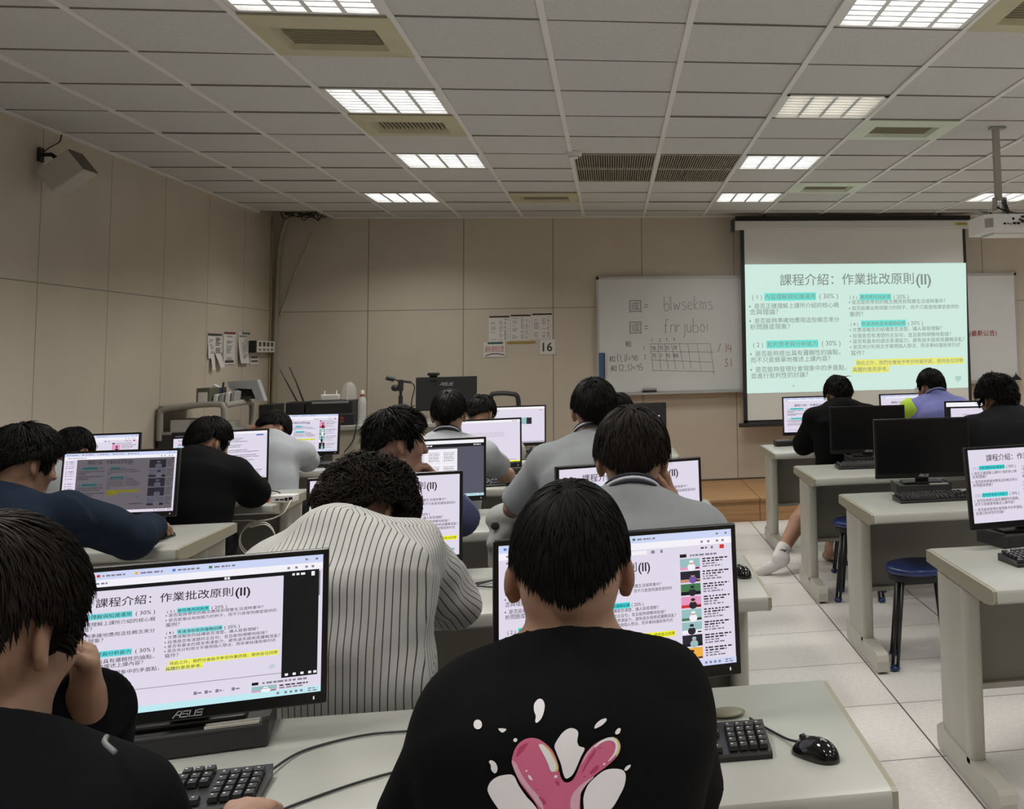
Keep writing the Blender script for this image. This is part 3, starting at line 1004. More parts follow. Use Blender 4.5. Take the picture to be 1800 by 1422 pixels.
def page_split(mb):
    rect(mb, 0, 0, .5, .09, 4, 1); rect(mb, .505, 0, 1, .05, 16, 1); dashes(mb, .55, .65, .03, 2, .014); rect(mb, .88, .07, .96, .1, 20, 2); dashes(mb, .02, .2, .045, 2, .014)
    dashes(mb, .05, .3, .14, 2, .016)
    slide(mb, .01, .16, .26, .5, bg=False)
    sidebar(mb, .28, .22, .13, 5, .085, 3, u1=.5)
    rect(mb, .496, .0, .503, .96, 9, 3)
    r = random.Random(4)
    for j in range(22):
        if j in (3, 6, 9, 16):
            continue
        u = .53 if j < 11 else .57
        dashes(mb, u, u + r.uniform(.16, .4), .14 + j * .036, 1 if j % 3 else 2, .011)
    taskbar(mb, 0)


def page_window(mb):
    rect(mb, 0, 0, 1, .1, 16, 1); rect(mb, 0, .1, .68, .96, 4, 1); rect(mb, .06, .14, .64, .96, 0, 2)
    dashes(mb, .22, .5, .3, 2, .016, 3); dashes(mb, .3, .42, .35, 2, .016, 3); dashes(mb, .12, .2, .42, 2, .014, 3); dashes(mb, .4, .6, .46, 2, .014, 3)
    thumb(mb, .72, .12, .97, .3, 7); thumb(mb, .72, .34, .97, .52, 0); taskbar(mb)


PAGES = {}


def page_mesh(kind):
    if kind in PAGES:
        return PAGES[kind]
    mb = MB()
    {'theater': page_theater, 'video': page_video, 'slide': page_slide, 'plain': page_video_plain, 'pdf': page_pdf, 'doc': page_doc, 'photo': page_photo, 'dimmed': page_dimmed,
     'split': page_split, 'window': page_window, 'video_few': lambda m_: page_video(m_, 3, 4, .72, .66, .68)}[kind](mb)
    me = bpy.data.meshes.new('displayed_page')
    me.from_pydata(mb.v, [], mb.f)
    for m_ in PM:
        me.materials.append(m_)
    me.polygons.foreach_set('material_index', mb.m)
    PAGES[kind] = me
    return me


# ------------------------------------------------------------ monitors
MW, MH = 0.50, 0.305
SW, SH = 0.478, 0.269
m_screen = emat('screen_white', (222, 215, 232))


def monitor(x, y, z, yaw, tilt, kind, label, zbase):
    """x,y,z is the middle of the panel's lower front edge"""
    t = thing('monitor', label, 'monitor', (x, y, zbase), math.radians(yaw), 'computer monitors on the desks')
    ta = math.radians(tilt)
    T = Matrix.Translation((0, 0, z - zbase)) @ Matrix.Rotation(-ta, 4, 'X')
    T2 = T
    b = MB()
    b.bbox((-MW / 2, 0.0, 0), (MW / 2, 0.022, MH), 0.003, T=T)
    b.prism([(-.17, .05), (.17, .05), (.15, .25), (-.15, .25)], 0.02, 0.046, 'y', T=T)
    b.build('housing', m_bezel, t)
    sc = MB()
    x0, z0 = -SW / 2, MH - SH - 0.011
    sc.add([(x0, -.0008, z0), (x0 + SW, -.0008, z0), (x0 + SW, -.0008, z0 + SH), (x0, -.0008, z0 + SH)], [(0, 1, 2, 3)], 0, T)
    so = sc.build('screen', m_off if kind == 'off' else m_screen, t)
    if kind != 'off':
        po = bpy.data.objects.new('displayed_page', page_mesh(kind))
        COL.objects.link(po)
        po.parent = so
        Mx = T @ Matrix.Translation((x0, -.0012, z0)) @ Matrix.Rotation(PI / 2, 4, 'X') @ Matrix.Diagonal((SW, SH / H16, .6, 1))
        po.matrix_basis = Mx
    lg = MB()
    RTm = T @ Matrix.Translation((0, -.0006, 0)) @ RX
    asus_logo(lg, 0, .0065, .052, RTm)
    lg.build('logo', m_logo, t)
    bt = MB(); bt.box((.225, -.0008, .010), (.2275, 0, .016), T=T); bt.build('power_light', mat('led_white', (.6, .6, .6), .4, emit=(.8, .85, .9), estr=.6), t)
    st = MB()
    st.bbox((-.035, .045, .004), (.035, .062, z - zbase + .11), .004)
    st.bbox((-.10, .022, 0), (.10, .15, .011), .004)
    st.build('stand', m_black, t)
    return t


def asus_logo(mb, cx, y, w, T=None, mi=0):
    """slanted four letter maker's wordmark drawn as strokes"""
    h = w * .23
    sh = .28
    def P(u, v): return (cx - w / 2 + u * w + v * h * sh, y + v * h)
    th = h * .17
    for st in ([(0, 0), (.13, 1), (.24, 1), (.24, 0)], [(.1, .42), (.24, .42)], [(.5, .92), (.31, .92), (.29, .5), (.48, .5), (.48, .06), (.28, .06)],
               [(.54, 1), (.54, .06), (.72, .06), (.72, 1)], [(.98, .92), (.79, .92), (.77, .5), (.96, .5), (.96, .06), (.76, .06)]):
        ribbon(mb, [P(*p) for p in st], th, 0, mi, T)


def mini_pc(x, y, yaw, label):
    t = thing('mini_computer', label, 'computer', (x, y, .7408), math.radians(yaw), 'flat computers under the monitors')
    b = MB()
    b.bbox((-.145, -.085, 0), (.145, .09, .046), .004)
    for a in ((-.145, -.085, .046, -.133, .09), (.133, -.085, .046, .145, .09)):
        b.box((a[0], a[1], .045), (a[3], a[4], .053))
    b.build('case', mat('computer_case', (.02, .02, .021), .45), t)
    b = MB(); b.box((.03, -.083, .0462), (.128, -.058, .0505)); b.build('label_strip', mat('label_strip_beige', (.42, .41, .36), .5), t)
    b = MB(); b.box((-.12, -.0865, .008), (.12, -.0845, .036)); b.build('front_bezel', m_matte, t)
    return t


KB0 = None


def keyboard(x, y, rz, label, z=.7408):
    global KB0
    if KB0 is None:
        t = thing('keyboard', label, 'keyboard', (x, y, z), rz, 'black keyboards on the desks')
        b = MB()
        b.prism([(-.072, .0), (.072, .0), (.072, .024), (.066, .026), (-.068, .012), (-.072, .008)], -.222, .222, 'x')
        b.build('base', m_black, t)
        k = MB()
        tl = math.atan2(.014, .134)
        rows = [(.055, [(-.212, .02)] + [(-.178 + i * .0185 + (i // 4) * .007, .0165) for i in range(12)] + [(.075 + i * .019, .017) for i in range(3)])]
        for r in range(4):
            yy = .03 - r * .0205
            rows.append((yy, [(-.212 + i * .0192 + r * .004, .0172) for i in range(13)] + [(.05, .019)]))
        rows.append((-.054, [(-.212, .024), (-.185, .02), (-.162, .02), (-.139, .1), (-.035, .02), (-.012, .02), (.011, .02), (.036, .024)]))
        for r in range(4):
            yy = .03 - r * .0205 if r < 2 else (.03 - (r + 1) * .0205 if r == 3 else None)
            if yy is not None:
                rows.append((yy, [(.075 + i * .019, .017) for i in range(3)] if r != 3 else [(.094, .017)]))
        rows.append((-.054, [(.075 + i * .019, .017) for i in range(3)]))
        for r in range(5):
            yy = .03 - r * .0205
            rows.append((yy, [(.142 + i * .019, .017) for i in range(4)]))
        lt = MB()
        rr = random.Random(2)
        for yy, ks in rows:
            for x0, w in ks:
                z0 = .0135 + (yy + .068) * math.tan(tl)
                k.add([(x0, yy - .009, z0), (x0 + w, yy - .009, z0), (x0 + w, yy + .009, z0 + .002), (x0, yy + .009, z0 + .002),
                       (x0 + .002, yy - .007, z0 + .008), (x0 + w - .002, yy - .007, z0 + .008), (x0 + w - .002, yy + .008, z0 + .0098), (x0 + .002, yy + .008, z0 + .0098)],
                      [(4, 5, 6, 7), (0, 1, 5, 4), (1, 2, 6, 5), (2, 3, 7, 6), (3, 0, 4, 7)])
                lt.add([(x0 + .004, yy + .001, z0 + .0095), (x0 + .008, yy + .001, z0 + .0095), (x0 + .008, yy + .005, z0 + .0100), (x0 + .004, yy + .005, z0 + .0100)], [(0, 1, 2, 3)])
        put_text(lt, 'logitech', .045, .0, width=.03, z=0, T=Matrix.Translation((0, .0645, .0266)) @ Matrix.Rotation(tl * .4, 4, 'X'))
        ko = k.build('keys', mat('key_black', (.016, .016, .017), .42), t)
        lt.build('legends', mat('legend_white', (.5, .5, .5), .5), ko)
        KB0 = t
        return t
    return dup(KB0, (x, y, z), rz, label)


MOUSE0 = None


def mouse(x, y, rz, label, z=.7402, red=False):
    global MOUSE0
    if MOUSE0 is None or red:
        t = thing('mouse', label, 'mouse', (x, y, z), rz, 'computer mice on the desks')
        def shell(keep):
            bm = bmesh.new()
            bmesh.ops.create_uvsphere(bm, u_segments=28, v_segments=18, radius=1)
            for v in bm.verts:
                X, Y_, Z = v.co
                wid = .031 * (1 - .10 * math.cos(2.2 * Y_)) * (.93 + .07 * abs(Y_))
                v.co = Vector((X * wid, Y_ * .056, max(0.0008, (Z * .036 * (1 - .25 * Y_)) if Z > 0 else 0.0008)))
            return bm
        b = MB(); b.bm(shell(1)); b.build('shell', mat('mouse_red', (.35, .02, .02), .25) if red else mat('gloss_black', (.006, .006, .007), .08, spec=.6), t, True)
        b = MB()
        b.tube([(0, .0, .0362), (0, .03, .0305), (0, .052, .014)], .0007, 6, 0)
        b.build('seam', m_matte, t)
        b = MB(); b.tube([(-.004, .033, .028), (.004, .033, .028)], .0055, 12); b.build('scroll_wheel', m_matte, t)
        lg = MB(); asus_logo(lg, 0, 0, .022, Matrix.Translation((0, -.026, .0375)) @ Matrix.Rotation(.28, 4, 'X')); lg.build('logo', m_logo, t)
        if red:
            b = MB(); b.bbox((-.022, .012, .012), (.022, .052, .031), .008); b.build('buttons', m_black, t)
        else:
            MOUSE0 = t
        return t
    return dup(MOUSE0, (x, y, z), rz, label)


def cable(name, pts, label, r=.0025, m=None, cat='cable'):
    b = MB(); b.tube(bez(pts, 8), r, 7)
    return tag(b.build(name, m or m_cable, None, True), label, cat)

# ------------------------------------------------------------ projection screen
t = thing('projection_screen', 'pull-down projection screen showing a pale green lecture slide', 'projection screen', (1.30, 10.57, 0))
b = MB(); b.bbox((-.075, -.045, 2.70), (2.42, .05, 2.79), .012); b.build('case', mat('screen_case', (.62, .61, .60), .4), t)
b = MB(); b.box((-.10, -.055, 2.685), (-.07, .06, 2.80)); b.box((2.42, -.055, 2.685), (2.45, .06, 2.80)); b.build('end_cap', m_black, t)
b = MB(); b.box((0, 0, .80), (2.35, .003, 2.71)); b.build('fabric', mat('screen_fabric', (.74, .74, .71), .8), t)
b = MB(); b.box((-.012, -.002, .77), (.03, .001, 2.71)); b.box((2.32, -.002, .77), (2.352, .001, 2.71)); b.box((-.012, -.002, .77), (2.352, .001, .80)); b.build('border', m_matte, t)
b = MB(); b.bbox((-.06, -.02, .735), (2.40, .02, .775), .006); b.build('bottom_bar', m_matte, t)
b = MB(); b.box((2.23, -.047, 2.735), (2.36, -.044, 2.762)); b.build('maker_label', mat('yellow_tag', (.45, .38, .05), .5), t)
b = MB(); put_text(b, 'KAMAS-TV', 2.255, 2.742, width=.09, height=.013, z=0, T=Matrix.Translation((0, -.0475, 0)) @ RX); b.build('maker_lettering', m_ink, t)
b = MB()
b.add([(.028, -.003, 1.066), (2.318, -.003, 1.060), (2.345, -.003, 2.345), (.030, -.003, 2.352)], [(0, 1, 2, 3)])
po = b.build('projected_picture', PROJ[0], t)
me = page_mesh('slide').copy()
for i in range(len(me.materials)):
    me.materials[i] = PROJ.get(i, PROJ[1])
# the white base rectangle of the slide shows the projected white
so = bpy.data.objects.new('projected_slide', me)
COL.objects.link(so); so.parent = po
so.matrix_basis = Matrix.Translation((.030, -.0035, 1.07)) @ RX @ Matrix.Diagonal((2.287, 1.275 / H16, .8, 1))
b = MB(); b.box((-.05, .02, 2.79), (2.42, .1, 2.845)); b.tube([(.25, .06, 2.80), (.25, .06, CEIL)], .012, 8); b.tube([(2.1, .06, 2.80), (2.1, .06, CEIL)], .012, 8)
b.build('hanger', m_matte, t)

# ------------------------------------------------------------ projector
t = thing('projector', 'white ceiling projector hanging on a pole at the right edge', 'projector', (2.44, 6.36, CEIL))
b = MB(); b.box((-.055, -.03, -.012), (.045, .03, 0)); b.build('ceiling_plate', m_steel, t)
b = MB(); b.box((-.035, -.02, -.47), (.003, .02, -.01)); b.build('pole', mat('pole_grey', (.42, .40, .37), .45, metal=.3), t)
b = MB()
b.box((-.05, -.02, -.52), (-.03, .02, -.45)); b.box((.012, -.025, -.56), (.03, .025, -.45)); b.box((-.06, -.03, -.525), (-.02, .0, -.505)); b.box((-.135, -.02, -.575), (-.095, .04, -.53)); b.box((-.13, -.02, -.55), (.2, .04, -.545))
b.build('bracket', m_steel, t)
bd = MB()
bd.prism([(-.165, -.13), (-.115, -.17), (.28, -.17), (.28, .16), (-.165, .16)], -.685, -.575, 'z')
bo = bd.build('body', m_white, t)
b = MB(); b.prism([(-.10, -.12), (.24, -.12), (.24, .1), (-.10, .1)], -.697, -.685, 'z'); b.build('foot_plate', m_white, t)
b = MB(); b.add([(-.161, -.1335, -.655), (-.1195, -.1665, -.655), (-.1195, -.1665, -.60), (-.161, -.1335, -.60)], [(0, 1, 2, 3)], 0, Matrix.Translation((-.0015, -.0019, 0))); b.build('side_grille', mat('projector_grille', (.30, .29, .28), .6), t)
b = MB()
b.lathe([(.001, 0), (.007, 0)], 12, T=Matrix.Translation((-.045, -.1715, -.635)) @ RX, cap=False)
for xx, r in ((-.05, .006), (-.025, .005), (.01, .009)):
    b.tube([(xx, -.172, -.635 if r < .009 else -.605), (xx, -.1695, -.635 if r < .009 else -.605)], r, 10)
for xx, w, z0 in ((.005, .02, -.64), (.03, .022, -.64), (-.01, .004, -.645), (.06, .05, -.63), (.12, .04, -.63), (.06, .03, -.60)):
    b.box((xx, -.1725, z0), (xx + w, -.1695, z0 + .014))
b.build('ports', m_black, t)
cb = MB()
cb.tube(bez([(.015, -.03, -.47), (.03, -.04, -.53), (.02, -.06, -.56), (-.05, -.05, -.575), (-.09, -.03, -.55)], 8), .005, 8)
cb.tube(bez([(.0, -.03, -.48), (.025, -.06, -.56), (.05, -.17, -.61), (.09, -.19, -.625), (.10, -.175, -.625)], 8), .006, 8)
cb.tube(bez([(-.04, -.03, -.515), (.01, -.05, -.54), (.12, -.03, -.555), (.3, -.0, -.55)], 8), .005, 8)
cb.tube(bez([(.015, -.03, -.5), (.04, -.1, -.57), (.12, -.18, -.61)], 8), .003, 8)
cb.build('cords', m_cable, t)

# ------------------------------------------------------------ notices on the walls
def notice(name, label, x0, x1, z0, z1, y=WALL_F - .001, tilt=0.0, cat='notice', group=None):
    t = thing(name, label, cat, ((x0 + x1) / 2, y, (z0 + z1) / 2), 0, group)
    t.rotation_euler = (0, tilt, 0)
    w, h = x1 - x0, z1 - z0
    b = MB(); b.box((-w / 2, -.0025, -h / 2), (w / 2, 0, h / 2)); b.build('sheet', m_paper, t)
    return t, w, h


def lines(t, w, h, cols, seed, tape=None, y=-.003, T=None):
    r = random.Random(seed)
    b = MB()
    for c0_, c1_, mi in cols:
        z = h / 2 - .045
        while z > -h / 2 + .015:
            if r.random() < .75:
                b.box((-w / 2 + c0_ * w, y - .0004, z), (-w / 2 + (c0_ + (c1_ - c0_) * r.uniform(.5, 1)) * w, y, z + .006), mi)
            z -= .014
    b.build('printed_text', [m_greyink, m_redink, m_ink], t)
    if tape:
        b = MB(); b.box((-w / 2 + .02 * w, y - .0006, h / 2 - .022), (w / 2 - .02 * w, y, h / 2 - .004)); b.build('tape', tape, t)


m_brtape = mat('tape_brown', (.06, .035, .02), .4); m_gtape = mat('tape_green', (.03, .12, .09), .4); m_rtape = mat('tape_red', (.20, .03, .04), .4)
for k, lab in enumerate(('left sheet of three timetable pages taped on the front wall', 'middle sheet of three timetable pages taped on the front wall', 'right sheet of three timetable pages taped above the number sign')):
    t, w, h = notice('timetable_sheet', lab, -1.195 + .207 * k, -.993 + .207 * k, 1.632 + .008 * k, 1.892 + .009 * k, group='timetable sheets on the front wall')
    lines(t, w, h, [(.1, .4, 0), (.5, .7, 0), (.75, .85, 2 if k == 0 else 1), (.9, .95, 0)], k, m_brtape)
t, w, h = notice('number_sign', 'square white sign reading 16 on the front wall', -.702, -.553, 1.497, 1.645, WALL_F - .004, cat='sign')
b = MB(); put_text(b, '16', 0, -.045, height=.09, bold=.02, center=True, T=Matrix.Translation((0, -.0032, 0)) @ RX); b.build('number', m_ink, t)
t, w, h = notice('taped_notice', 'small white notice with red handwriting below the timetable sheets', -1.243, -1.036, 1.482, 1.628, WALL_F - .004)
b = MB(); put_text(b, '最新課程位置', 0, -.022, width=.18, height=.06, center=True, T=Matrix.Translation((0, -.0032, 0)) @ RX); b.build('red_lettering', m_redink, t)
b = MB(); ribbon(b, [(-.085, -.06), (-.03, -.04), (.03, -.04), (.095, -.052)], .009, 0, 0, Matrix.Translation((0, -.0033, 0)) @ RX); b.build('underline', m_ink, t)
b = MB(); b.box((-.065, -.0036, .055), (.08, -.003, .073)); b.build('tape', m_gtape, t)
b = MB(); b.box((-1.02, WALL_F - .006, 1.612), (-.745, WALL_F - .0045, 1.632))
tag(b.build('yellow_tape', mat('tape_yellow', (.36, .27, .06), .4)), 'strip of yellow tape under the timetable sheets', 'tape')


def lnotice(label, y0, y1, z0, z1, tape, dark=None, out=.003, seed=0, group='notices on the left wall', name='wall_notice'):
    t = thing(name, label, 'notice', (WALL_L + .001, (y0 + y1) / 2, (z0 + z1) / 2), -PI / 2, group)
    # local x runs towards the camera, local -y faces the room
    t.rotation_euler = (0, 0, PI / 2)
    w, h = y1 - y0, z1 - z0
    n = 6
    V = []
    for i in range(n + 1):
        v = i / n
        for s in (-1, 1):
            V.append((s * w / 2, -.002 - out * (1 - v) ** 2, -h / 2 + h * v))
    Fs = [(2 * i, 2 * i + 1, 2 * i + 3, 2 * i + 2) for i in range(n)]
    b = MB(); b.add(V, Fs); so = b.build('sheet', m_paper, t)
    sol = so.modifiers.new('thickness', 'SOLIDIFY'); sol.thickness = .001
    return t, w, h


t, w, h = lnotice('white sheet taped on the left wall with two loose strips hanging', 9.19, 9.50, 1.56, 1.735, None)
lines(t, w, h, [(.55, .95, 2), (.1, .4, 0)], 3, m_ink, -.0065)
b = MB(); b.box((-.12, -.008, -.10), (.16, -.006, -.075)); b.build('tape', mat('tape_blue', (.09, .10, .16), .4), t)
b = MB()
b.add([(-.1, -.008, -.08), (-.02, -.008, -.08), (-.04, -.03, -.22), (-.11, -.03, -.21)], [(0, 1, 2, 3)]); b.add([(.0, -.008, -.08), (.13, -.008, -.08), (.15, -.035, -.19), (.06, -.035, -.2)], [(0, 1, 2, 3)]); b.add([(-.15, -.006, .0), (-.1, -.006, .0), (-.1, -.012, -.12), (-.16, -.012, -.12)], [(0, 1, 2, 3)])
b.build('loose_strip', m_paper, t)
t, w, h = lnotice('narrow printed sheet with a red band on top, left wall', 9.55, 9.82, 1.475, 1.755, m_rtape)
lines(t, w, h, [(.25, .8, 0)], 5, m_rtape, -.0065)
b = MB(); b.box((-.10, -.008, -.125), (.10, -.006, -.105)); b.build('tape', m_ink, t)
t, w, h = lnotice('narrow grey printed sheet curling off the left wall', 9.90, 10.12, 1.48, 1.755, m_gtape, out=.03)
lines(t, w, h, [(.3, .8, 0)], 6, m_gtape, -.032)
t, w, h = lnotice('small white card with two printed words below the switch box', 10.22, 10.46, 1.465, 1.560, None, out=.002)
b = MB()
for zz in (.012, -.022):
    u = -.09
    rr = random.Random(int(zz * 1000))
    while u < .07:
        ww = rr.uniform(.012, .03); b.box((u, -.0052, zz), (u + ww, -.0048, zz + .014)); u += ww + .006
b.build('printed_words', m_ink, t)
t = thing('switch_box', 'white switch box with four dark windows on the left wall', 'switch', (WALL_L, 10.46, 1.575), 0)
t.rotation_euler = (0, 0, PI / 2)
b = MB(); b.bbox((-.27, -.06, 0), (.28, 0, .105), .006); b.build('box', m_white, t)
b = MB(); b.box((-.275, -.062, -.002), (-.25, 0, .107)); b.build('end_plate', m_black, t)
for k in range(4):
    b = MB(); b.box((-.19 + k * .115, -.0615, .055), (-.12 + k * .115, -.0595, .095)); b.box((-.18 + k * .115, -.0615, .018), (-.13 + k * .115, -.0595, .034))
    b.build('window', mat('switch_window', (.05, .06, .045), .4), t)

# ------------------------------------------------------------ student desks
def desk(x0, x1, y0, label, depth=.72, lleg=True, rleg=True):
    t = thing('computer_desk', label, 'desk', (x0, y0, 0), 0, 'long computer desks')
    L = x1 - x0
    b = MB()
    prof = [(0.0, .703), (0.012, .695), (depth, .695), (depth, .738), (depth - .003, .74), (.02, .74), (.006, .737), (0.0, .728)]
    b.prism(prof, 0.012, L - .012, 'x')
    b.build('tabletop', m_desk, t, True, angle=35)
    for s, xa in ((0, 0.0), (1, L)):
        e = MB()
        e.prism([(0.004, .705), (.03, .69), (.09, .682), (depth, .694), (depth, .737), (.02, .738), (.006, .735)], xa - (0 if s == 0 else .013), xa + (.013 if s == 0 else 0), 'x')
        e.build('edge_band', m_edge, t)
    for s in (0, 1):
        if (s == 0 and not lleg) or (s == 1 and not rleg):
            continue
        xa = .03 if s == 0 else L - .085
        lg = MB()
        lg.bbox((xa + .004, .40, .06), (xa + .036, .70, .69), .006)
        lg.bbox((xa, .365, .06), (xa + .055, .435, .69), .018, seg=3)
        lo = lg.build('leg', m_leg, t, True, angle=40)
        ft = MB()
        ft.prism([(.10, .012), (.745, .012), (.76, .03), (.76, .085), (.70, .115), (.66, .095), (.13, .095), (.105, .085), (.095, .06)], xa, xa + .055, 'x')
        ft.build('foot', m_leg, lo)
        gl = MB()
        gl.tube([(xa + .027, .14, 0), (xa + .027, .14, .014)], .016, 10); gl.tube([(xa + .027, .72, 0), (xa + .027, .72, .014)], .016, 10)
        gl.build('glide', m_matte, lo)
        br = MB(); br.prism([(.10, .695), (.42, .695), (.42, .62), (.36, .66)], xa + .01, xa + .03, 'x'); br.build('bracket', m_leg, lo)
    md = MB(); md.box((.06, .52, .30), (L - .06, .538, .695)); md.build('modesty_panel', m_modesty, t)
    rl = MB(); rl.box((.06, .50, .285), (L - .06, .535, .305)); rl.build('rail', m_leg, t)
    return t


XR, XM1, XL1 = 1.165, .485, -1.765
RROWS = [3.24, 4.81, 6.21, 7.79]
MROWS = [1.862, 3.34, 4.86, 6.36, 7.87]
for y, l in zip(RROWS, ('nearest desk of the right bank, with a monitor at the frame edge', 'second desk of the right bank holding a switched-off monitor at its left seat',
                        'third desk of the right bank with the curly-haired student', 'farthest desk of the right bank below the projection screen')):
    desk(XR, XR + 1.68, y, 'off-white computer ' + l)
for y, l in zip(MROWS, ('off-white desk at the bottom of the view with the glossy mouse on its corner', 'off-white desk where the striped-shirt student leans on his elbow', 'off-white middle desk with a jacket draped over its front edge',
                        'off-white middle desk where the grey-tee student types', 'off-white farthest desk of the middle bank')):
    desk(XM1 - 1.68, XM1, y, l, depth=.70 if y > 2 else .63)
LROWS = [(4.78, -3.19, 'off-white desk under the navy hoodie student\'s hand on the left'), (6.05, -3.19, 'off-white left desk with the red mouse and white box on its end'), (7.80, -2.70, 'off-white far left desk with the monitor beside the grey cabinet')]
for y, xl, l in LROWS:
    desk(xl, XL1, y, l, depth=.70)
# solid apron, cable strip and box under the middle desk at the aisle
b = MB(); b.bbox((.10, 3.60, .0), (.385, 3.72, .22), .01)
tag(b.build('power_box', m_black), 'black box on the floor under the striped-shirt student\'s desk near the aisle', 'box')

# ------------------------------------------------------------ seats: monitor, flat computer, keyboard, mouse
S = {}
S['A'] = (-.824, 2.301, .808, 11.1, 3.4, 'theater', 'lit monitor with dark video player at lower left beside the chin-resting student')
S['B'] = (.015, 2.229, .832, 8.8, 5.4, 'video', 'lit monitor with a column of thumbnails behind the black printed tee student')
S['C'] = (-.757, 3.80, .805, 6.4, 4.1, 'slide', 'lit monitor showing the slide in front of the striped-shirt student')
S['D'] = (.064, 3.58, .838, 17, 3.3, 'slide', 'lit monitor showing the slide in front of the student with hand on cheek')
S['E'] = (-.857, 5.38, .802, 7.6, 3.2, 'pdf', 'monitor with page and slate grey area right of the blue-collared student')
S['F'] = (-.80, 6.80, .808, 11.6, 2.9, 'doc', 'white monitor with a yellow line in front of the typing student')
S['G'] = (-.747, 8.33, .812, 2.8, 3.5, 'photo', 'far middle monitor showing a white page with a dark picture strip')
S['K'] = (-2.214, 5.28, .808, -1.6, 6.0, 'dimmed', 'dimmed grey monitor beside the navy hoodie student')
S['L'] = (-2.896, 6.56, .808, 2.5, 3.4, 'video_few', 'monitor near the left wall partly hidden by a student\'s dark head')
S['M'] = (-2.218, 6.58, .802, 15.8, 3.5, 'split', 'monitor split into two pages beside the black hooded jacket student')
S['N'] = (-2.239, 8.35, .802, -8, 3.6, 'video_few', 'monitor on the far left desk beside the student holding his head')
S['O'] = (1.588, 8.40, .815, -1.7, 3.6, 'plain', 'far right-bank monitor with slide, left of the black-jacket student')
S['P'] = (2.381, 8.40, .815, 1.9, 3.4, 'plain', 'far right-bank monitor with slide behind the purple vest student')
S['Q'] = (1.655, 6.86, .812, -5.0, 3.8, 'off', 'switched-off black monitor on the third right-bank desk')
S['R'] = (1.589, 5.397, .822, -5.0, 3.4, 'off', 'switched-off black monitor on the second right-bank desk, in front')
S['S'] = (1.569, 3.92, .812, 9.7, 7.0, 'slide', 'lit monitor showing the slide on the nearest right-bank desk')
S['T'] = (2.428, 6.82, .826, -7.2, 3.3, 'window', 'monitor with a dark window frame beside the curly-haired student')
S['H'] = (.06, 6.78, .808, 5, 3, 'doc', 'monitor mostly hidden behind the tall grey-shirted student')
SHORT = {'A': 'chin-resting student at lower left', 'B': 'student in the black printed tee', 'C': 'striped-shirt student', 'D': 'student with hand on cheek', 'E': 'blue-collared student', 'F': 'typing grey-tee student',
         'G': 'far middle student with pale shirt', 'K': 'navy hoodie student', 'L': 'student by the left wall', 'M': 'black hooded jacket student', 'N': 'student holding his head', 'O': 'black-jacket student at the far right bank',
         'P': 'purple vest student', 'Q': 'switched-off monitor of the third right-bank desk', 'R': 'switched-off monitor of the second right-bank desk', 'S': 'slide monitor of the nearest right-bank desk', 'T': 'curly-haired student', 'H': 'tall grey-shirted student'}
for k, (x, y, z, yaw, tilt, kind, lab) in S.items():
    monitor(x, y, z, yaw, tilt, kind, lab, .7876)
    a = math.radians(yaw)
    dy = .02
    my = 16
    who = SHORT[k]
    mini_pc(x - math.sin(a) * .075, y + .075, my if k == 'S' else yaw, 'flat black computer under the monitor of the ' + who if 'monitor' not in who else 'flat black computer beneath the ' + who)
KBS = {'A': (-.835, 2.06, .10), 'B': (.07, 2.118, .0), 'C': (-.75, 3.56, .05), 'D': (.03, 3.44, .1), 'E': (-.86, 5.12, .08), 'F': (-.78, 6.52, .1), 'G': (-.75, 8.08, 0), 'K': (-2.25, 5.0, 0), 'L': (-2.9, 6.28, 0),
       'M': (-2.26, 6.28, .1), 'N': (-2.19, 8.08, -.06), 'O': (1.62, 8.16, 0), 'P': (2.38, 8.16, 0), 'Q': (1.62, 6.66, -.03), 'R': (1.60, 5.17, .03), 'S': (1.575, 3.64, .12), 'T': (2.43, 6.6, 0)}
for k, (x, y, rz) in KBS.items():
    keyboard(x, y, rz, ('black keyboard in front of the ' + SHORT[k]) if 'monitor' in SHORT[k] else 'black keyboard used by the ' + SHORT[k])
# the keyboard stood up in front of the far left monitor
mouse(.372, 2.04, .62, 'glossy black mouse on the bare corner of the desk at lower right')
mouse(.43, 3.66, .2, 'glossy black mouse on the aisle end of the cheek-resting student\'s desk')
mouse(-.572, 1.865, .2, 'black mouse under the hand of the chin-resting student')
mouse(-.50, 5.06, .2, 'black mouse on the middle desk beside the draped jacket')
mouse(-1.935, 5.10, -.2, 'black mouse under the hand of the navy hoodie student')
mouse(-1.86, 6.20, .1, 'red and black mouse beside the white adapter box', red=True)
mouse(1.91, 6.60, 0, 'black mouse beside the keyboard on the third right-bank desk')
mouse(1.88, 5.12, 0, 'black mouse beside the keyboard on the second right-bank desk')

cable('mouse_cable', [(.345, 2.09, .752), (.33, 2.13, .745), (.30, 2.20, .744), (.275, 2.25, .748)], 'black cord of the glossy mouse at lower right')
cable('mouse_cable', [(-.585, 1.925, .75), (-.55, 2.0, .744), (-.45, 2.09, .744), (-.34, 2.15, .744), (-.2, 2.2, .744)], 'black cord running right from the hand of the chin-resting student')
cable('keyboard_cable', [(-.63, 2.15, .75), (-.60, 2.27, .744), (-.5, 2.335, .744), (-.38, 2.34, .744), (-.2, 2.36, .744)], 'black cord running right from the keyboard of the chin-resting student')
cable('desk_cables', [(-.50, 3.66, .744), (-.42, 3.75, .748), (-.34, 3.80, .755), (-.26, 3.78, .744), (-.36, 3.68, .744), (-.46, 3.72, .75), (-.28, 3.84, .744), (-.12, 3.82, .744)], 'loop of black cables on the desk right of the striped-shirt student', .003)
cable('desk_cables', [(-1.95, 6.55, .744), (-1.90, 6.45, .77), (-1.84, 6.40, .76), (-1.9, 6.32, .744), (-2.0, 6.36, .744), (-2.05, 6.5, .744)], 'black cables on the desk below the split-page monitor', .003)
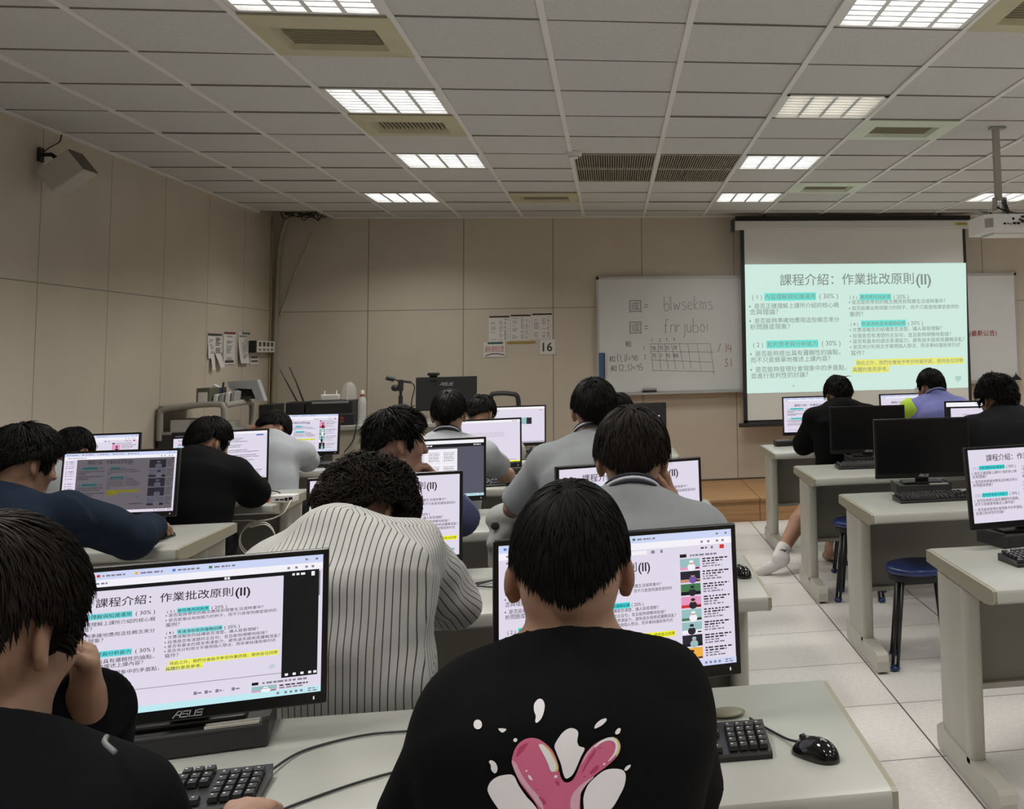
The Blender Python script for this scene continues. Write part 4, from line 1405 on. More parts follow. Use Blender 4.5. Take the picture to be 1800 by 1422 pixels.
b = MB(); b.ball((.232, 2.30, .7468), (.04, .03, .006), 0, 20)
tag(b.build('coaster', mat('olive_disc', (.16, .15, .10), .4), None, True), 'thin olive disc behind the keyboard at lower right', 'disc')
t = thing('adapter_box', 'white adapter box with ports on the left desk end beside the red mouse', 'adapter', (-1.755, 6.175, .741), -.1)
b = MB(); b.bbox((-.055, -.04, 0), (.065, .04, .038), .004); b.build('case', m_white, t)
b = MB()
for xx in (-.03, -.005): b.box((xx, -.0412, .012), (xx + .02, -.0398, .02))
b.box((.02, -.0412, .01), (.035, -.0398, .026)); b.box((.04, -.0412, .012), (.06, -.0398, .028)); b.build('ports', m_black, t)
pts = [(-1.70, 6.112, .755), (-1.70, 6.06, .735), (-1.715, 6.03, .70), (-1.77, 6.025, .674), (-1.82, 6.022, .667)]
for k in range(30):
    a = PI / 2 + 2 * PI * k / 14
    pts.append((-1.838 + (.085 + .004 * (k // 14)) * math.cos(a), 6.02 - .004 * (k // 14), .58 + .085 * math.sin(a) - .01 * (k // 14)))
pts += [(-1.85, 6.02, .668), (-1.98, 6.022, .674), (-2.15, 6.03, .678)]
b = MB(); b.tube(bez(pts, 3), .0035, 7)
tag(b.build('coiled_cable', m_wcable, None, True), 'coiled white cable hanging from the left desk front', 'cable')
t = thing('power_brick', 'black power adapter near the left end of the farthest right-bank desk', 'adapter', (1.33, 8.36, .7408), .15)
b = MB(); b.bbox((-.07, -.05, 0), (.07, .05, .045), .012); b.build('case', m_black, t)
b = MB(); b.tube(bez([(.05, -.02, .008), (.09, -.11, .005), (.14, -.12, .005)], 6), .004, 7); b.build('cord', m_cable, t)
b = MB(); b.prism([(1.425, 8.33), (1.475, 8.30), (1.46, 8.38)], .7402, .785, 'z')
tag(b.build('paper_scrap', m_paper), 'white folded paper scrap beside the power adapter on the far right desk', 'paper')
b = MB(); b.box((.38, 3.335, .64), (.46, 3.339, .69))
# two laptops / switched-off screens seen from behind and the hidden one
def back_monitor(x, y, z0, yaw, lab, zb, w=.50, h=.30, logo=True):
    t = thing('monitor', lab, 'monitor', (x, y, zb), math.radians(yaw), 'computer monitors on the desks')
    T = Matrix.Translation((0, 0, z0 - zb))
    b = MB(); b.bbox((-w / 2, 0, 0), (w / 2, .03, h), .004, T=T); b.build('housing', m_matte, t)
    b = MB(); b.box((-w / 2 + .012, .03, .016), (w / 2 - .012, .0305, h - .012), T=T); b.build('screen', m_off, t)
    if logo:
        lg = MB(); asus_logo(lg, .0, h * .74, .11, T @ Matrix.Translation((0, -.0008, 0)) @ RX); lg.build('logo', m_logo, t)
    st = MB(); st.bbox((-.03, -.03, .005), (.03, 0, z0 - zb + .12), .004); st.bbox((-.1, -.1, 0), (.1, .08, .011), .004); st.build('stand', m_black, t)
    return t


# ------------------------------------------------------------ round stools
ST0 = None
m_sblue = mat('stool_blue', (.012, .03, .13), .3)
m_stube = mat('stool_tube', (.012, .012, .014), .35)


def stool(x, y, label, rz=0.3):
    global ST0
    if ST0 is None:
        t = thing('round_stool', label, 'stool', (x, y, 0), rz, 'blue topped stools')
        b = MB(); b.lathe([(.001, .425), (.13, .425), (.155, .432), (.16, .448), (.152, .462), (.12, .469), (.04, .463), (.001, .462)], 32); b.build('seat', m_sblue, t, True)
        b = MB(); b.lathe([(.135, .398), (.143, .398), (.143, .426), (.135, .426), (.135, .398)], 32, cap=False); b.build('ring', m_stube, t, True, angle=40)
        for k in range(4):
            a = k * PI / 2
            lg = MB()
            for s in (-.016, .016):
                c, s_ = math.cos(a), math.sin(a)
                lg.tube([(.125 * c - s * s_, .125 * s_ + s * c, .42), (.18 * c - s * s_, .18 * s_ + s * c, .02)], .008, 8)
            lg.tube(bez([(.178 * math.cos(a) + .016 * math.sin(a), .178 * math.sin(a) - .016 * math.cos(a), .03), (.182 * math.cos(a), .182 * math.sin(a), .012), (.178 * math.cos(a) - .016 * math.sin(a), .178 * math.sin(a) + .016 * math.cos(a), .03)], 4), .008, 8)
            lo = lg.build('leg', m_stube, t, True)
            f = MB(); f.ball((.181 * math.cos(a), .181 * math.sin(a), .014), (.024, .024, .0138), 0, 12); f.build('foot_cap', m_sblue, lo, True)
        ST0 = t
        return t
    return dup(ST0, (x, y, 0), rz, label)


stool(1.445, 5.05, 'blue round stool tucked beneath the second right-bank desk, near the aisle', .55)
stool(1.475, 6.42, 'blue round stool tucked beneath the third right-bank desk', .5)

# ------------------------------------------------------------ instructor's corner
ZP = .2
t = thing('teacher_desk', 'long beige teacher desk on the platform along the front wall', 'desk', (-3.0, 9.5, ZP))
b = MB(); b.bbox((0, 0, .70), (2.25, .75, .74), .008); b.build('tabletop', m_desk, t)
b = MB(); b.box((.03, .05, 0), (2.22, .07, .70)); b.build('front_panel', mat('desk_front', (.42, .385, .31), .5), t)
for xx in (.0, 1.09, 2.2):
    b = MB(); b.box((xx, .04, 0), (xx + .04, .70, .70)); b.build('side_panel', m_leg, t)
ZT = ZP + .7408
t = back_monitor(-1.42, 9.62, 1.035, 0, 'black monitor seen from behind on the teacher desk, with a webcam on top', ZT, .51, .29)
wc = MB()
t2 = thing('webcam', 'black webcam clipped on top of the teacher\'s monitor', 'webcam', (-1.53, 9.62, 1.325))
wc.bbox((-.05, -.005, .012), (.05, .03, .038), .008); wc.build('body', m_black, t2)
b = MB(); b.box((-.03, -.012, -.03), (.03, -.003, .014)); b.box((-.03, -.012, .0), (.03, .034, .012)); b.build('clip', m_matte, t2)
t = thing('microphone_stand', 'black desk microphone stand left of the teacher\'s monitor', 'microphone', (-1.80, 9.62, ZT))
b = MB(); b.lathe([(.001, 0), (.07, 0), (.07, .012), (.02, .02), (.001, .02)], 20); b.build('base', m_matte, t)
b = MB(); b.tube([(0, 0, .015), (0, 0, .29)], .012, 10); b.tube([(0, 0, .13), (0, 0, .23)], .018, 10); b.build('pole', m_matte, t)
b = MB(); b.bbox((-.02, -.02, .27), (.02, .02, .37), .006); b.ball((-.045, 0, .30), (.035, .025, .03), 0, 14); b.tube([(-.02, 0, .36), (.085, -.01, .345)], .011, 8); b.build('boom_joint', m_matte, t)
b = MB(); b.tube([(-.02, 0, .36), (-.06, 0, .375)], .007, 8); b.tube([(-.055, 0, .372), (-.12, 0, .39)], .02, 12); b.build('microphone', m_matte, t)
b = MB(); b.tube(bez([(.085, -.01, .345), (.12, -.03, .30), (.10, -.05, .18), (.09, -.02, .01)], 6), .005, 6); b.build('cord', m_cable, t)
t = thing('wifi_router', 'black router with two thin antennas on the teacher desk', 'router', (-2.67, 9.74, ZT))
b = MB(); b.bbox((-.075, -.09, 0), (.075, .09, .20), .01); b.build('body', m_matte, t)
b = MB(); b.tube([(-.0, 0, .19), (-.11, .0, .40)], [.008, .005], 8); b.tube([(-.105, .0, .39), (-.15, 0, .48)], .005, 6); b.build('antenna', m_black, t)
b = MB(); b.tube([(.05, 0, .19), (-.03, .0, .40)], [.008, .005], 8); b.tube([(-.025, .0, .385), (-.075, 0, .50)], .005, 6); b.build('antenna', m_black, t)
t = thing('flat_device', 'flat black box behind the far left monitor on the teacher desk', 'device', (-2.39, 9.76, ZT))
b = MB(); b.bbox((-.19, -.12, 0), (.19, .12, .205), .008); b.build('case', m_matte, t)
b = MB(); b.box((-.14, -.122, .182), (.16, -.119, .2)); b.build('face_strip', m_greyink, t)
t = thing('charger', 'white charger block standing on the flat black device', 'charger', (-2.40, 9.72, ZT + .2058))
b = MB(); b.bbox((-.075, -.03, 0), (.075, .03, .05), .008); b.build('block', m_white, t)
b = MB()
for xx in (-.05, .05): b.tube([(xx, 0, .048), (xx, 0, .085)], .007, 8)
b.build('prong', m_white, t)
t = thing('clear_dome', 'clear plastic case with a bright spine standing on the teacher desk', 'case', (-2.255, 9.76, ZT + .2058))
b = MB(); b.lathe([(.062, 0), (.062, .05), (.055, .10), (.04, .135), (.015, .152), (.001, .154)], 24, cap=False); b.build('shell', mat('clear_plastic', (.9, .9, .9), .15, alpha=.22), t, True)
b = MB(); b.box((-.006, -.064, 0), (.006, -.058, .15)); b.build('spine', m_white, t)
t = thing('water_bottle', 'plastic water bottle with a red collar and white cap on the teacher desk', 'bottle', (-2.115, 9.62, ZT))
b = MB(); b.lathe([(.001, 0), (.032, 0), (.035, .01), (.035, .15), (.036, .19), (.026, .22), (.015, .235), (.015, .25)], 20); b.build('body', mat('bottle_clear', (.75, .76, .77), .12, alpha=.45), t, True)
b = MB(); b.lathe([(.019, .238), (.019, .252), (.016, .254)], 20); b.build('collar', mat('collar_red', (.35, .03, .02), .4), t)
b = MB(); b.lathe([(.017, .252), (.017, .275), (.012, .287), (.001, .288)], 20); b.build('cap', m_white, t, True, angle=40)
t = thing('speaker_box', 'black box with a red logo face beside the far left monitor', 'box', (-2.245, 9.57, ZT))
b = MB(); b.bbox((-.09, -.04, 0), (.085, .06, .095), .006); b.build('case', m_matte, t)
b = MB()
for p0, p1 in (((-.05, .03), (-.01, .07)), ((-.01, .07), (.0, .05)), ((-.05, .05), (.0, .03))):
    ribbon(b, [p0, p1], .012, 0, 0, Matrix.Translation((-.0, -.041, 0)) @ RX)
b.build('red_mark', m_redink, t)
cable('table_cable', [(-2.05, 9.56, ZT + .006), (-2.03, 9.488, ZT + .002), (-2.03, 9.48, .75), (-1.90, 9.47, .55), (-1.86, 9.47, .40)], 'black cable hanging down the teacher desk front', .005)
cable('table_cable', [(-2.13, 9.545, ZT + .006), (-2.13, 9.488, ZT + .002), (-2.15, 9.47, .82), (-2.22, 9.47, .72)], 'short black cable drooping beside the far left monitor', .005)
cable('table_cable', [(-1.88, 9.53, ZT + .006), (-1.86, 9.488, ZT + .002), (-1.9, 9.45, .72), (-2.1, 9.43, .62), (-2.3, 9.43, .55)], 'black cable swagging across the teacher desk front', .005)
b = MB(); b.bbox((-2.03, 9.58, ZT), (-1.95, 9.64, ZT + .02), .006)
tag(b.build('cable_adapter', m_white), 'white cable adapter lying on the teacher desk right of the bottle', 'adapter')

# grey multimedia cabinet with rails
t = thing('media_cabinet', 'grey multimedia cabinet with rounded top rail by the left wall', 'cabinet', (-3.195, 8.22, 0))
m_cab = mat('cabinet_grey', (.30, .29, .255), .4)
b = MB(); b.box((.005, 0, .05), (.44, .62, 1.00)); b.build('body', mat('cabinet_dark', (.03, .03, .031), .5), t)
b = MB(); b.box((.03, .05, 0), (.42, .58, .05)); b.build('plinth', m_matte, t)
def rail(pts, r=.022):
    m_ = MB(); m_.tube(bez(pts, 6), r, 10); return m_
rm = rail([(.012, .01, .95), (.012, .01, 1.13), (.03, .01, 1.165), (.10, .01, 1.18), (.28, .01, 1.195), (.40, .01, 1.195), (.43, .01, 1.18), (.44, .01, 1.13), (.44, .01, .98)])
rm.box((.03, -.004, .99), (.43, .03, 1.01)); rm.build('front_rail', m_cab, t, True, angle=50)
rm = rail([(.44, .01, 1.185), (.44, .3, 1.19), (.44, .56, 1.185), (.44, .60, 1.16), (.44, .61, 1.10), (.44, .61, .98)])
rm.box((.42, .01, .99), (.455, .62, 1.01)); rm.build('side_rail', m_cab, t, True, angle=50)
rm = rail([(.012, .01, 1.165), (.012, .6, 1.165)]); rm.build('wall_rail', m_cab, t, True)
b = MB(); b.box((.0, 0.005, 1.185), (.45, .62, 1.195)); b.build('top_shelf', m_cab, t)
b = MB(); b.bbox((.06, .06, 1.0), (.19, .3, 1.09), .004); b.build('inner_box', m_paper, t)
b = MB(); b.box((.2, .06, 1.0), (.42, .4, 1.06)); b.build('inner_tray', m_cab, t)
ZC = 1.1965
t = thing('file_box', 'olive file box standing on the grey cabinet', 'file box', (-2.935, 8.42, ZC))
b = MB(); b.bbox((-.045, -.10, 0), (.045, .10, .115), .003); b.build('box', mat('file_olive', (.10, .105, .07), .5), t)
b = MB(); b.box((-.032, -.1012, .01), (.032, -.0998, .085)); b.build('label', m_paper, t)
t = thing('tissue_pack', 'purple and white box on the grey cabinet behind the file box', 'box', (-2.935, 8.66, ZC))
b = MB(); b.bbox((-.05, -.05, 0), (.03, .05, .11), .004); b.build('box', mat('box_purple', (.10, .10, .24), .5), t)
b = MB(); b.prism([(-.045, .11), (.0, .11), (-.04, .135)], -.03, .03, 'y'); b.build('paper', m_paper, t)
b = MB(); b.tube([(-2.885, 8.55, ZC), (-2.873, 8.55, ZC + .15)], .008, 10)
tag(b.build('marker_pen', m_matte, None, True), 'black marker standing upright beside the purple box', 'marker')
for k in range(4):
    b = MB(); b.prism([(-.012, 0), (.010, 0), (.016, .06 + .006 * k), (-.004, .065 + .006 * k)], -.07, .07, 'y')
    o = b.build('paper_folder', m_paper if k % 2 == 0 else mat('folder_grey', (.33, .33, .33), .5))
    o.location = (-2.872 + .031 * k, 8.44 + .03 * k, ZC + .001)
    tag(o, ['white paper folder next to the olive file box', 'grey paper folder second from the olive file box', 'white paper folder third from the olive file box', 'grey paper folder next to the grey document camera'][k], 'folder', 'folders on the grey cabinet')
t = thing('document_camera', 'pale grey document camera on the grey cabinet', 'document camera', (-2.78, 9.30, ZT))
t.location = (-2.79, 8.70, 1.2135)
t.scale = (.92, .92, .92)
b = MB(); b.bbox((-.02, -.1, 0), (.10, .06, .02), .004); b.build('base', m_matte, t)
b = MB(); b.prism([(-.10, .145), (.13, .155), (.19, -.02), (.13, -.02), (.09, .08), (-.03, .09), (-.05, .06), (-.09, .1)], -.05, .04, 'y'); b.build('arm', mat('camera_grey', (.36, .37, .39), .4), t)
b = MB(); b.prism([(-.03, .10), (.09, .09), (.13, -.0), (.0, -.0)], -.02, .02, 'y'); b.build('stand', m_matte, t)
b = MB(); b.bbox((-2.93, 9.55, ZT), (-2.81, 9.85, ZT + .19), .006)
tag(b.build('black_case', m_matte), 'dark case standing at the left end of the teacher desk', 'case')

back_monitor(.16, 8.20, .815, 4, 'black monitor seen from behind beneath the whiteboard', .74, logo=False)
t = thing('chair_handle', 'x', 'x') if False else None
b = MB(); b.tube(bez([(-1.02, 9.42, 1.0), (-1.02, 9.42, 1.15), (-.98, 9.42, 1.175), (-.86, 9.42, 1.17), (-.80, 9.42, 1.14), (-.79, 9.42, 1.0)], 6), .02, 8)
b.box((-1.0, 9.41, ZP), (-.98, 9.43, 1.0)); b.box((-.82, 9.41, ZP), (-.8, 9.43, 1.0)); b.box((-1.03, 9.40, .62), (-.77, 9.44, 1.0))
tag(b.build('chair_back', m_matte), 'black rounded chair back on the platform behind the pale-shirted student', 'chair')

# ------------------------------------------------------------ people: smooth blended bodies grown from limbs
def V3(*a): return np.array(a, dtype=np.float64)
def nrm(v): return v / (np.linalg.norm(v) + 1e-9)


class Field:
    def __init__(s, lo, hi, h):
        s.lo, s.h = np.array(lo, float), h
        s.n = np.ceil((np.array(hi) - s.lo) / h).astype(int) + 1
        s.d = np.full(s.n, 0.1, np.float32)

    def block(s, lo, hi):
        a = np.clip(np.floor((np.array(lo) - s.lo) / s.h).astype(int), 0, s.n)
        b = np.clip(np.ceil((np.array(hi) - s.lo) / s.h).astype(int) + 1, 0, s.n)
        if np.any(b <= a):
            return None, None
        ax = [(np.arange(a[i], b[i]) * s.h + s.lo[i]) for i in range(3)]
        P = (ax[0][:, None, None], ax[1][None, :, None], ax[2][None, None, :])
        return tuple(slice(a[i], b[i]) for i in range(3)), P

    def put(s, fn, lo, hi, k=0.02, mode='u', cuts=()):
        sl, P = s.block(np.array(lo) - 0.06, np.array(hi) + 0.06)
        if sl is None:
            return
        b = fn(P)
        for (c, n) in cuts:      # keep the side the normal points away from
            b = np.maximum(b, (P[0] - c[0]) * n[0] + (P[1] - c[1]) * n[1] + (P[2] - c[2]) * n[2])
        a = s.d[sl]
        if mode == 'u':
            h = np.clip(0.5 + 0.5 * (a - b) / k, 0, 1)
            s.d[sl] = a + (b - a) * h - k * h * (1 - h)
        elif mode == 's':
            s.d[sl] = np.maximum(a, -b)
        elif mode == 'ss':
            h = np.clip(0.5 - 0.5 * (a + b) / k, 0, 1)
            s.d[sl] = a * (1 - h) + (-b) * h + k * h * (1 - h)

    def cone(s, a, b, ra, rb, k=0.02, mode='u', cuts=(), flat=None):
        a, b = np.array(a, float), np.array(b, float)
        v = b - a; L2 = float(v @ v) + 1e-9
        def fn(P):
            x, y, z = P[0] - a[0], P[1] - a[1], P[2] - a[2]
            t = np.clip((x * v[0] + y * v[1] + z * v[2]) / L2, 0, 1)
            return np.sqrt((x - t * v[0]) ** 2 + (y - t * v[1]) ** 2 + (z - t * v[2]) ** 2) - (ra + t * (rb - ra))
        r = max(ra, rb)
        s.put(fn, np.minimum(a, b) - r, np.maximum(a, b) + r, k, mode, cuts)

    def ell(s, c, r, R=None, k=0.02, mode='u', cuts=()):
        c, r = np.array(c, float), np.array(r, float)
        R = np.eye(3) if R is None else R          # columns are the local axes
        def fn(P):
            x, y, z = P[0] - c[0], P[1] - c[1], P[2] - c[2]
            q = [(x * R[0, i] + y * R[1, i] + z * R[2, i]) for i in range(3)]
            k0 = np.sqrt(sum((q[i] / r[i]) ** 2 for i in range(3)))
            k1 = np.sqrt(sum((q[i] / r[i] ** 2) ** 2 for i in range(3))) + 1e-6
            return k0 * (k0 - 1) / k1
        e = np.sqrt(((R * r) ** 2).sum(1))
        s.put(fn, c - e, c + e, k, mode, cuts)

    def torso(s, Ps, A, B, lat, k=0.02, cuts=(), fold=0.0, seed=0):
        """a tube of elliptic sections: Ps spine points, A half widths, B half depths"""
        Ps = [np.array(p, float) for p in Ps]
        n = len(Ps)
        seg = [np.linalg.norm(Ps[i + 1] - Ps[i]) for i in range(n - 1)]
        def fn(P):
            best = None
            for i in range(n - 1):
                a, v = Ps[i], Ps[i + 1] - Ps[i]
                ax = nrm(v); l = nrm(lat - ax * (lat @ ax)); f = np.cross(ax, l)
                x, y, z = P[0] - a[0], P[1] - a[1], P[2] - a[2]
                tr = (x * ax[0] + y * ax[1] + z * ax[2]) / seg[i]
                t = np.clip(tr, 0, 1)
                u = x * l[0] + y * l[1] + z * l[2]
                w = x * f[0] + y * f[1] + z * f[2]
                e = (tr - t) * seg[i]
                aa = A[i] + (A[i + 1] - A[i]) * t; bb = B[i] + (B[i + 1] - B[i]) * t
                m = np.minimum(aa, bb)
                k0 = np.sqrt((u / aa) ** 2 + (w / bb) ** 2 + (e / m) ** 2)
                k1 = np.sqrt((u / aa ** 2) ** 2 + (w / bb ** 2) ** 2 + (e / m ** 2) ** 2) + 1e-6
                d = k0 * (k0 - 1) / k1
                if best is None:
                    best = d
                else:
                    h = np.clip(0.5 + 0.5 * (best - d) / .03, 0, 1)
                    best = best + (d - best) * h - .03 * h * (1 - h)
            return best
        M_ = max(max(A), max(B)) + .02
        s.put(fn, np.min(Ps, 0) - M_, np.max(Ps, 0) + M_, k, 'u', cuts)

    def ripple(s, amp, seed, scale=1.0, lo=None, hi=None):
        """cloth folds: a few warped waves"""
        sl, P = s.block(s.lo if lo is None else lo, (s.lo + s.n * s.h) if hi is None else hi)
        r = np.random.default_rng(seed)
        acc = 0
        for _ in range(5):
            d = r.normal(size=3); d /= np.linalg.norm(d); d[2] *= 1.4
            f = r.uniform(14, 38) * scale
            p = r.uniform(0, 6.28); q = r.normal(size=3) * 9 * scale
            w = np.sin(q[0] * P[0] + q[1] * P[1] + q[2] * P[2] + p * 2) * 1.3
            acc = acc + np.sin(f * (d[0] * P[0] + d[1] * P[1] + d[2] * P[2]) + w + p)
        s.d[sl] += (amp / 2.2) * acc.astype(np.float32)

    def mesh(s, name, m, parent=None):
        g = openvdb.FloatGrid(0.1)
        g.copyFromArray(s.d)
        pts, quads = g.convertToQuads(isovalue=0.0)
        pts = pts.astype(np.float64) * s.h + s.lo
        me = bpy.data.meshes.new(name)
        q = quads[:, ::-1] if FLIP else quads
        me.vertices.add(len(pts)); me.vertices.foreach_set('co', pts.ravel().astype(np.float32))
        nq = len(q)
        me.loops.add(nq * 4); me.loops.foreach_set('vertex_index', q.ravel().astype(np.int32))
        me.polygons.add(nq); me.polygons.foreach_set('loop_start', np.arange(nq, dtype=np.int32) * 4)
        me.polygons.foreach_set('use_smooth', np.ones(nq, dtype=bool))
        me.update(calc_edges=True)
        for mm in (m if isinstance(m, list) else [m]):
            me.materials.append(mm)
        o = bpy.data.objects.new(name, me)
        COL.objects.link(o)
        if parent is not None:
            o.parent = parent
        return o, pts


FLIP = False
m_skin = None


def skin(tone=(0.36, 0.21, 0.145)):
    m = mat('skin_%.2f' % tone[0], tone, 0.5, noise=0.06, nscale=40, spec=0.35)
    b = m.node_tree.nodes['Principled BSDF']
    b.inputs['Subsurface Weight'].default_value = 0.12
    b.inputs['Subsurface Radius'].default_value = (0.01, 0.004, 0.002)
    return m


m_eye = mat('eye_white', (.6, .6, .58), .2)
m_iris = mat('eye_iris', (.015, .01, .008), .15)
m_hairs = {'black': mat('hair_black', (.0028, .0025, .0024), .55, spec=.13), 'brown': mat('hair_brown', (.0090, .0062, .0047), .55, spec=.15)}


def rot(yaw, pitch, roll=0):
    """columns right, forward, up; yaw turns left, pitch nods down"""
    cy, sy = math.cos(yaw), math.sin(yaw)
    r = V3(cy, sy, 0); f = V3(-sy, cy, 0); u = V3(0, 0, 1)
    cp, sp = math.cos(pitch), math.sin(pitch)
    f2 = f * cp - u * sp; u2 = u * cp + f * sp
    cr, sr = math.cos(roll), math.sin(roll)
    r3 = r * cr + u2 * sr; u3 = u2 * cr - r * sr
    return np.stack([r3, f2, u3], 1)


def hand(F, w, d, up, side, curl=0.5, sc=1.0, k=.006, spread=1.0, thumb_in=0.5):
    """w wrist, d where the fingers point, up the back of the hand, side +1 right hand"""
    d = nrm(d); up = nrm(up - d * (up @ d)); s = np.cross(d, up) * side     # s points to the little finger side
    L = .09 * sc
    F.cone(w - d * .01, w + d * .03 * sc, .024 * sc, .027 * sc, .012)
    kn = []
    for i, off in enumerate((-.030, -.010, .010, .029)):
        kb = w + d * (L * (1, 1.03, .98, .9)[i]) + s * off * sc + up * (.004 * (1, 1.6, 1.2, .4)[i])
        F.cone(w + d * .015 + s * off * .6 * sc, kb, .0145 * sc, .0115 * sc, .014)
        kn.append(kb)
    F.cone(w + d * .03 + s * .012 * sc, w + d * .075 * sc + s * .01 * sc - up * .006, .017 * sc, .014 * sc, .014)
    for i, kb in enumerate(kn):
        l = np.array([.040, .045, .041, .032]) * sc
        dirs, ang = [], curl * (.55, .6, .62, .66)[i]
        p = kb; sp = (i - 1.5) * .06 * spread
        for j, m_ in enumerate((l[i], l[i] * .68, l[i] * .55)):
            dd = nrm(math.cos(ang) * d - math.sin(ang) * up + s * sp)
            q = p + dd * m_
            F.cone(p, q, (.0098, .0088, .0078)[j] * sc, (.0088, .0079, .0068)[j] * sc, k)
            p = q; ang += curl * .75
    # thumb leaves the side of the palm near its base
    t0 = w + d * .018 * sc - s * .018 * sc - up * .004
    t1 = t0 + nrm(d * .75 - s * .85 - up * .35 * thumb_in) * .042 * sc
    t2 = t1 + nrm(d * 1.0 - s * .25 - up * .5 * thumb_in) * .032 * sc
    t3 = t2 + nrm(d * 1.0 + s * .05 - up * .6 * thumb_in) * .025 * sc
    F.cone(t0, t1, .015 * sc, .0115 * sc, .010); F.cone(t1, t2, .0112 * sc, .0098 * sc, k); F.cone(t2, t3, .0098 * sc, .0078 * sc, k)


def head(F, H, R, k=.015):
    def L(x, y, z): return H + R @ V3(x, y, z)
    F.ell(L(0, -.008, .022), (.074, .093, .096), R, k)
    F.ell(L(0, -.035, -.02), (.066, .062, .062), R, .02)
    F.ell(L(0, .028, -.045), (.060, .066, .082), R, .02)
    F.ell(L(0, .062, -.104), (.026, .024, .022), R, .03)
    for s in (-1, 1):
        F.ell(L(s * .034, .068, -.028), (.026, .018, .022), R, .02)                  # cheek
        F.cone(L(s * .045, .0, -.085), L(s * .02, .06, -.108), .018, .016, .025)      # jaw line
        F.cone(L(s * .012, .086, .022), L(s * .045, .076, .020), .009, .008, .012)    # brow
        F.ell(L(s * .031, .083, .000), (.017, .012, .011), R, .008, 'ss')             # eye socket
        F.ell(L(s * .030, .0765, -.001), (.0135, .0115, .0125), R, .004)              # lid
        # ear: rim, bowl and lobe
        Re = R @ rot(s * .50, 0, s * .10)
        F.ell(L(s * .081, -.013, -.005), (.0080, .0195, .030), Re, .005)
        F.ell(L(s * .091, -.003, -.002), (.007, .011, .017), Re, .004, 'ss')
        F.ell(L(s * .079, -.006, -.031), (.0075, .010, .010), Re, .006)
    F.cone(L(0, .090, .012), L(0, .112, -.030), .0085, .0105, .012)
    F.ell(L(0, .108, -.034), (.017, .012, .009), R, .008)
    F.cone(L(-.016, .087, -.064), L(.016, .087, -.064), .0065, .0065, .008)
    F.cone(L(-.013, .085, -.074), L(.013, .085, -.074), .0075, .0075, .007)
    F.ell(L(0, .096, -.0695), (.02, .006, .0016), R, .003, 'ss')


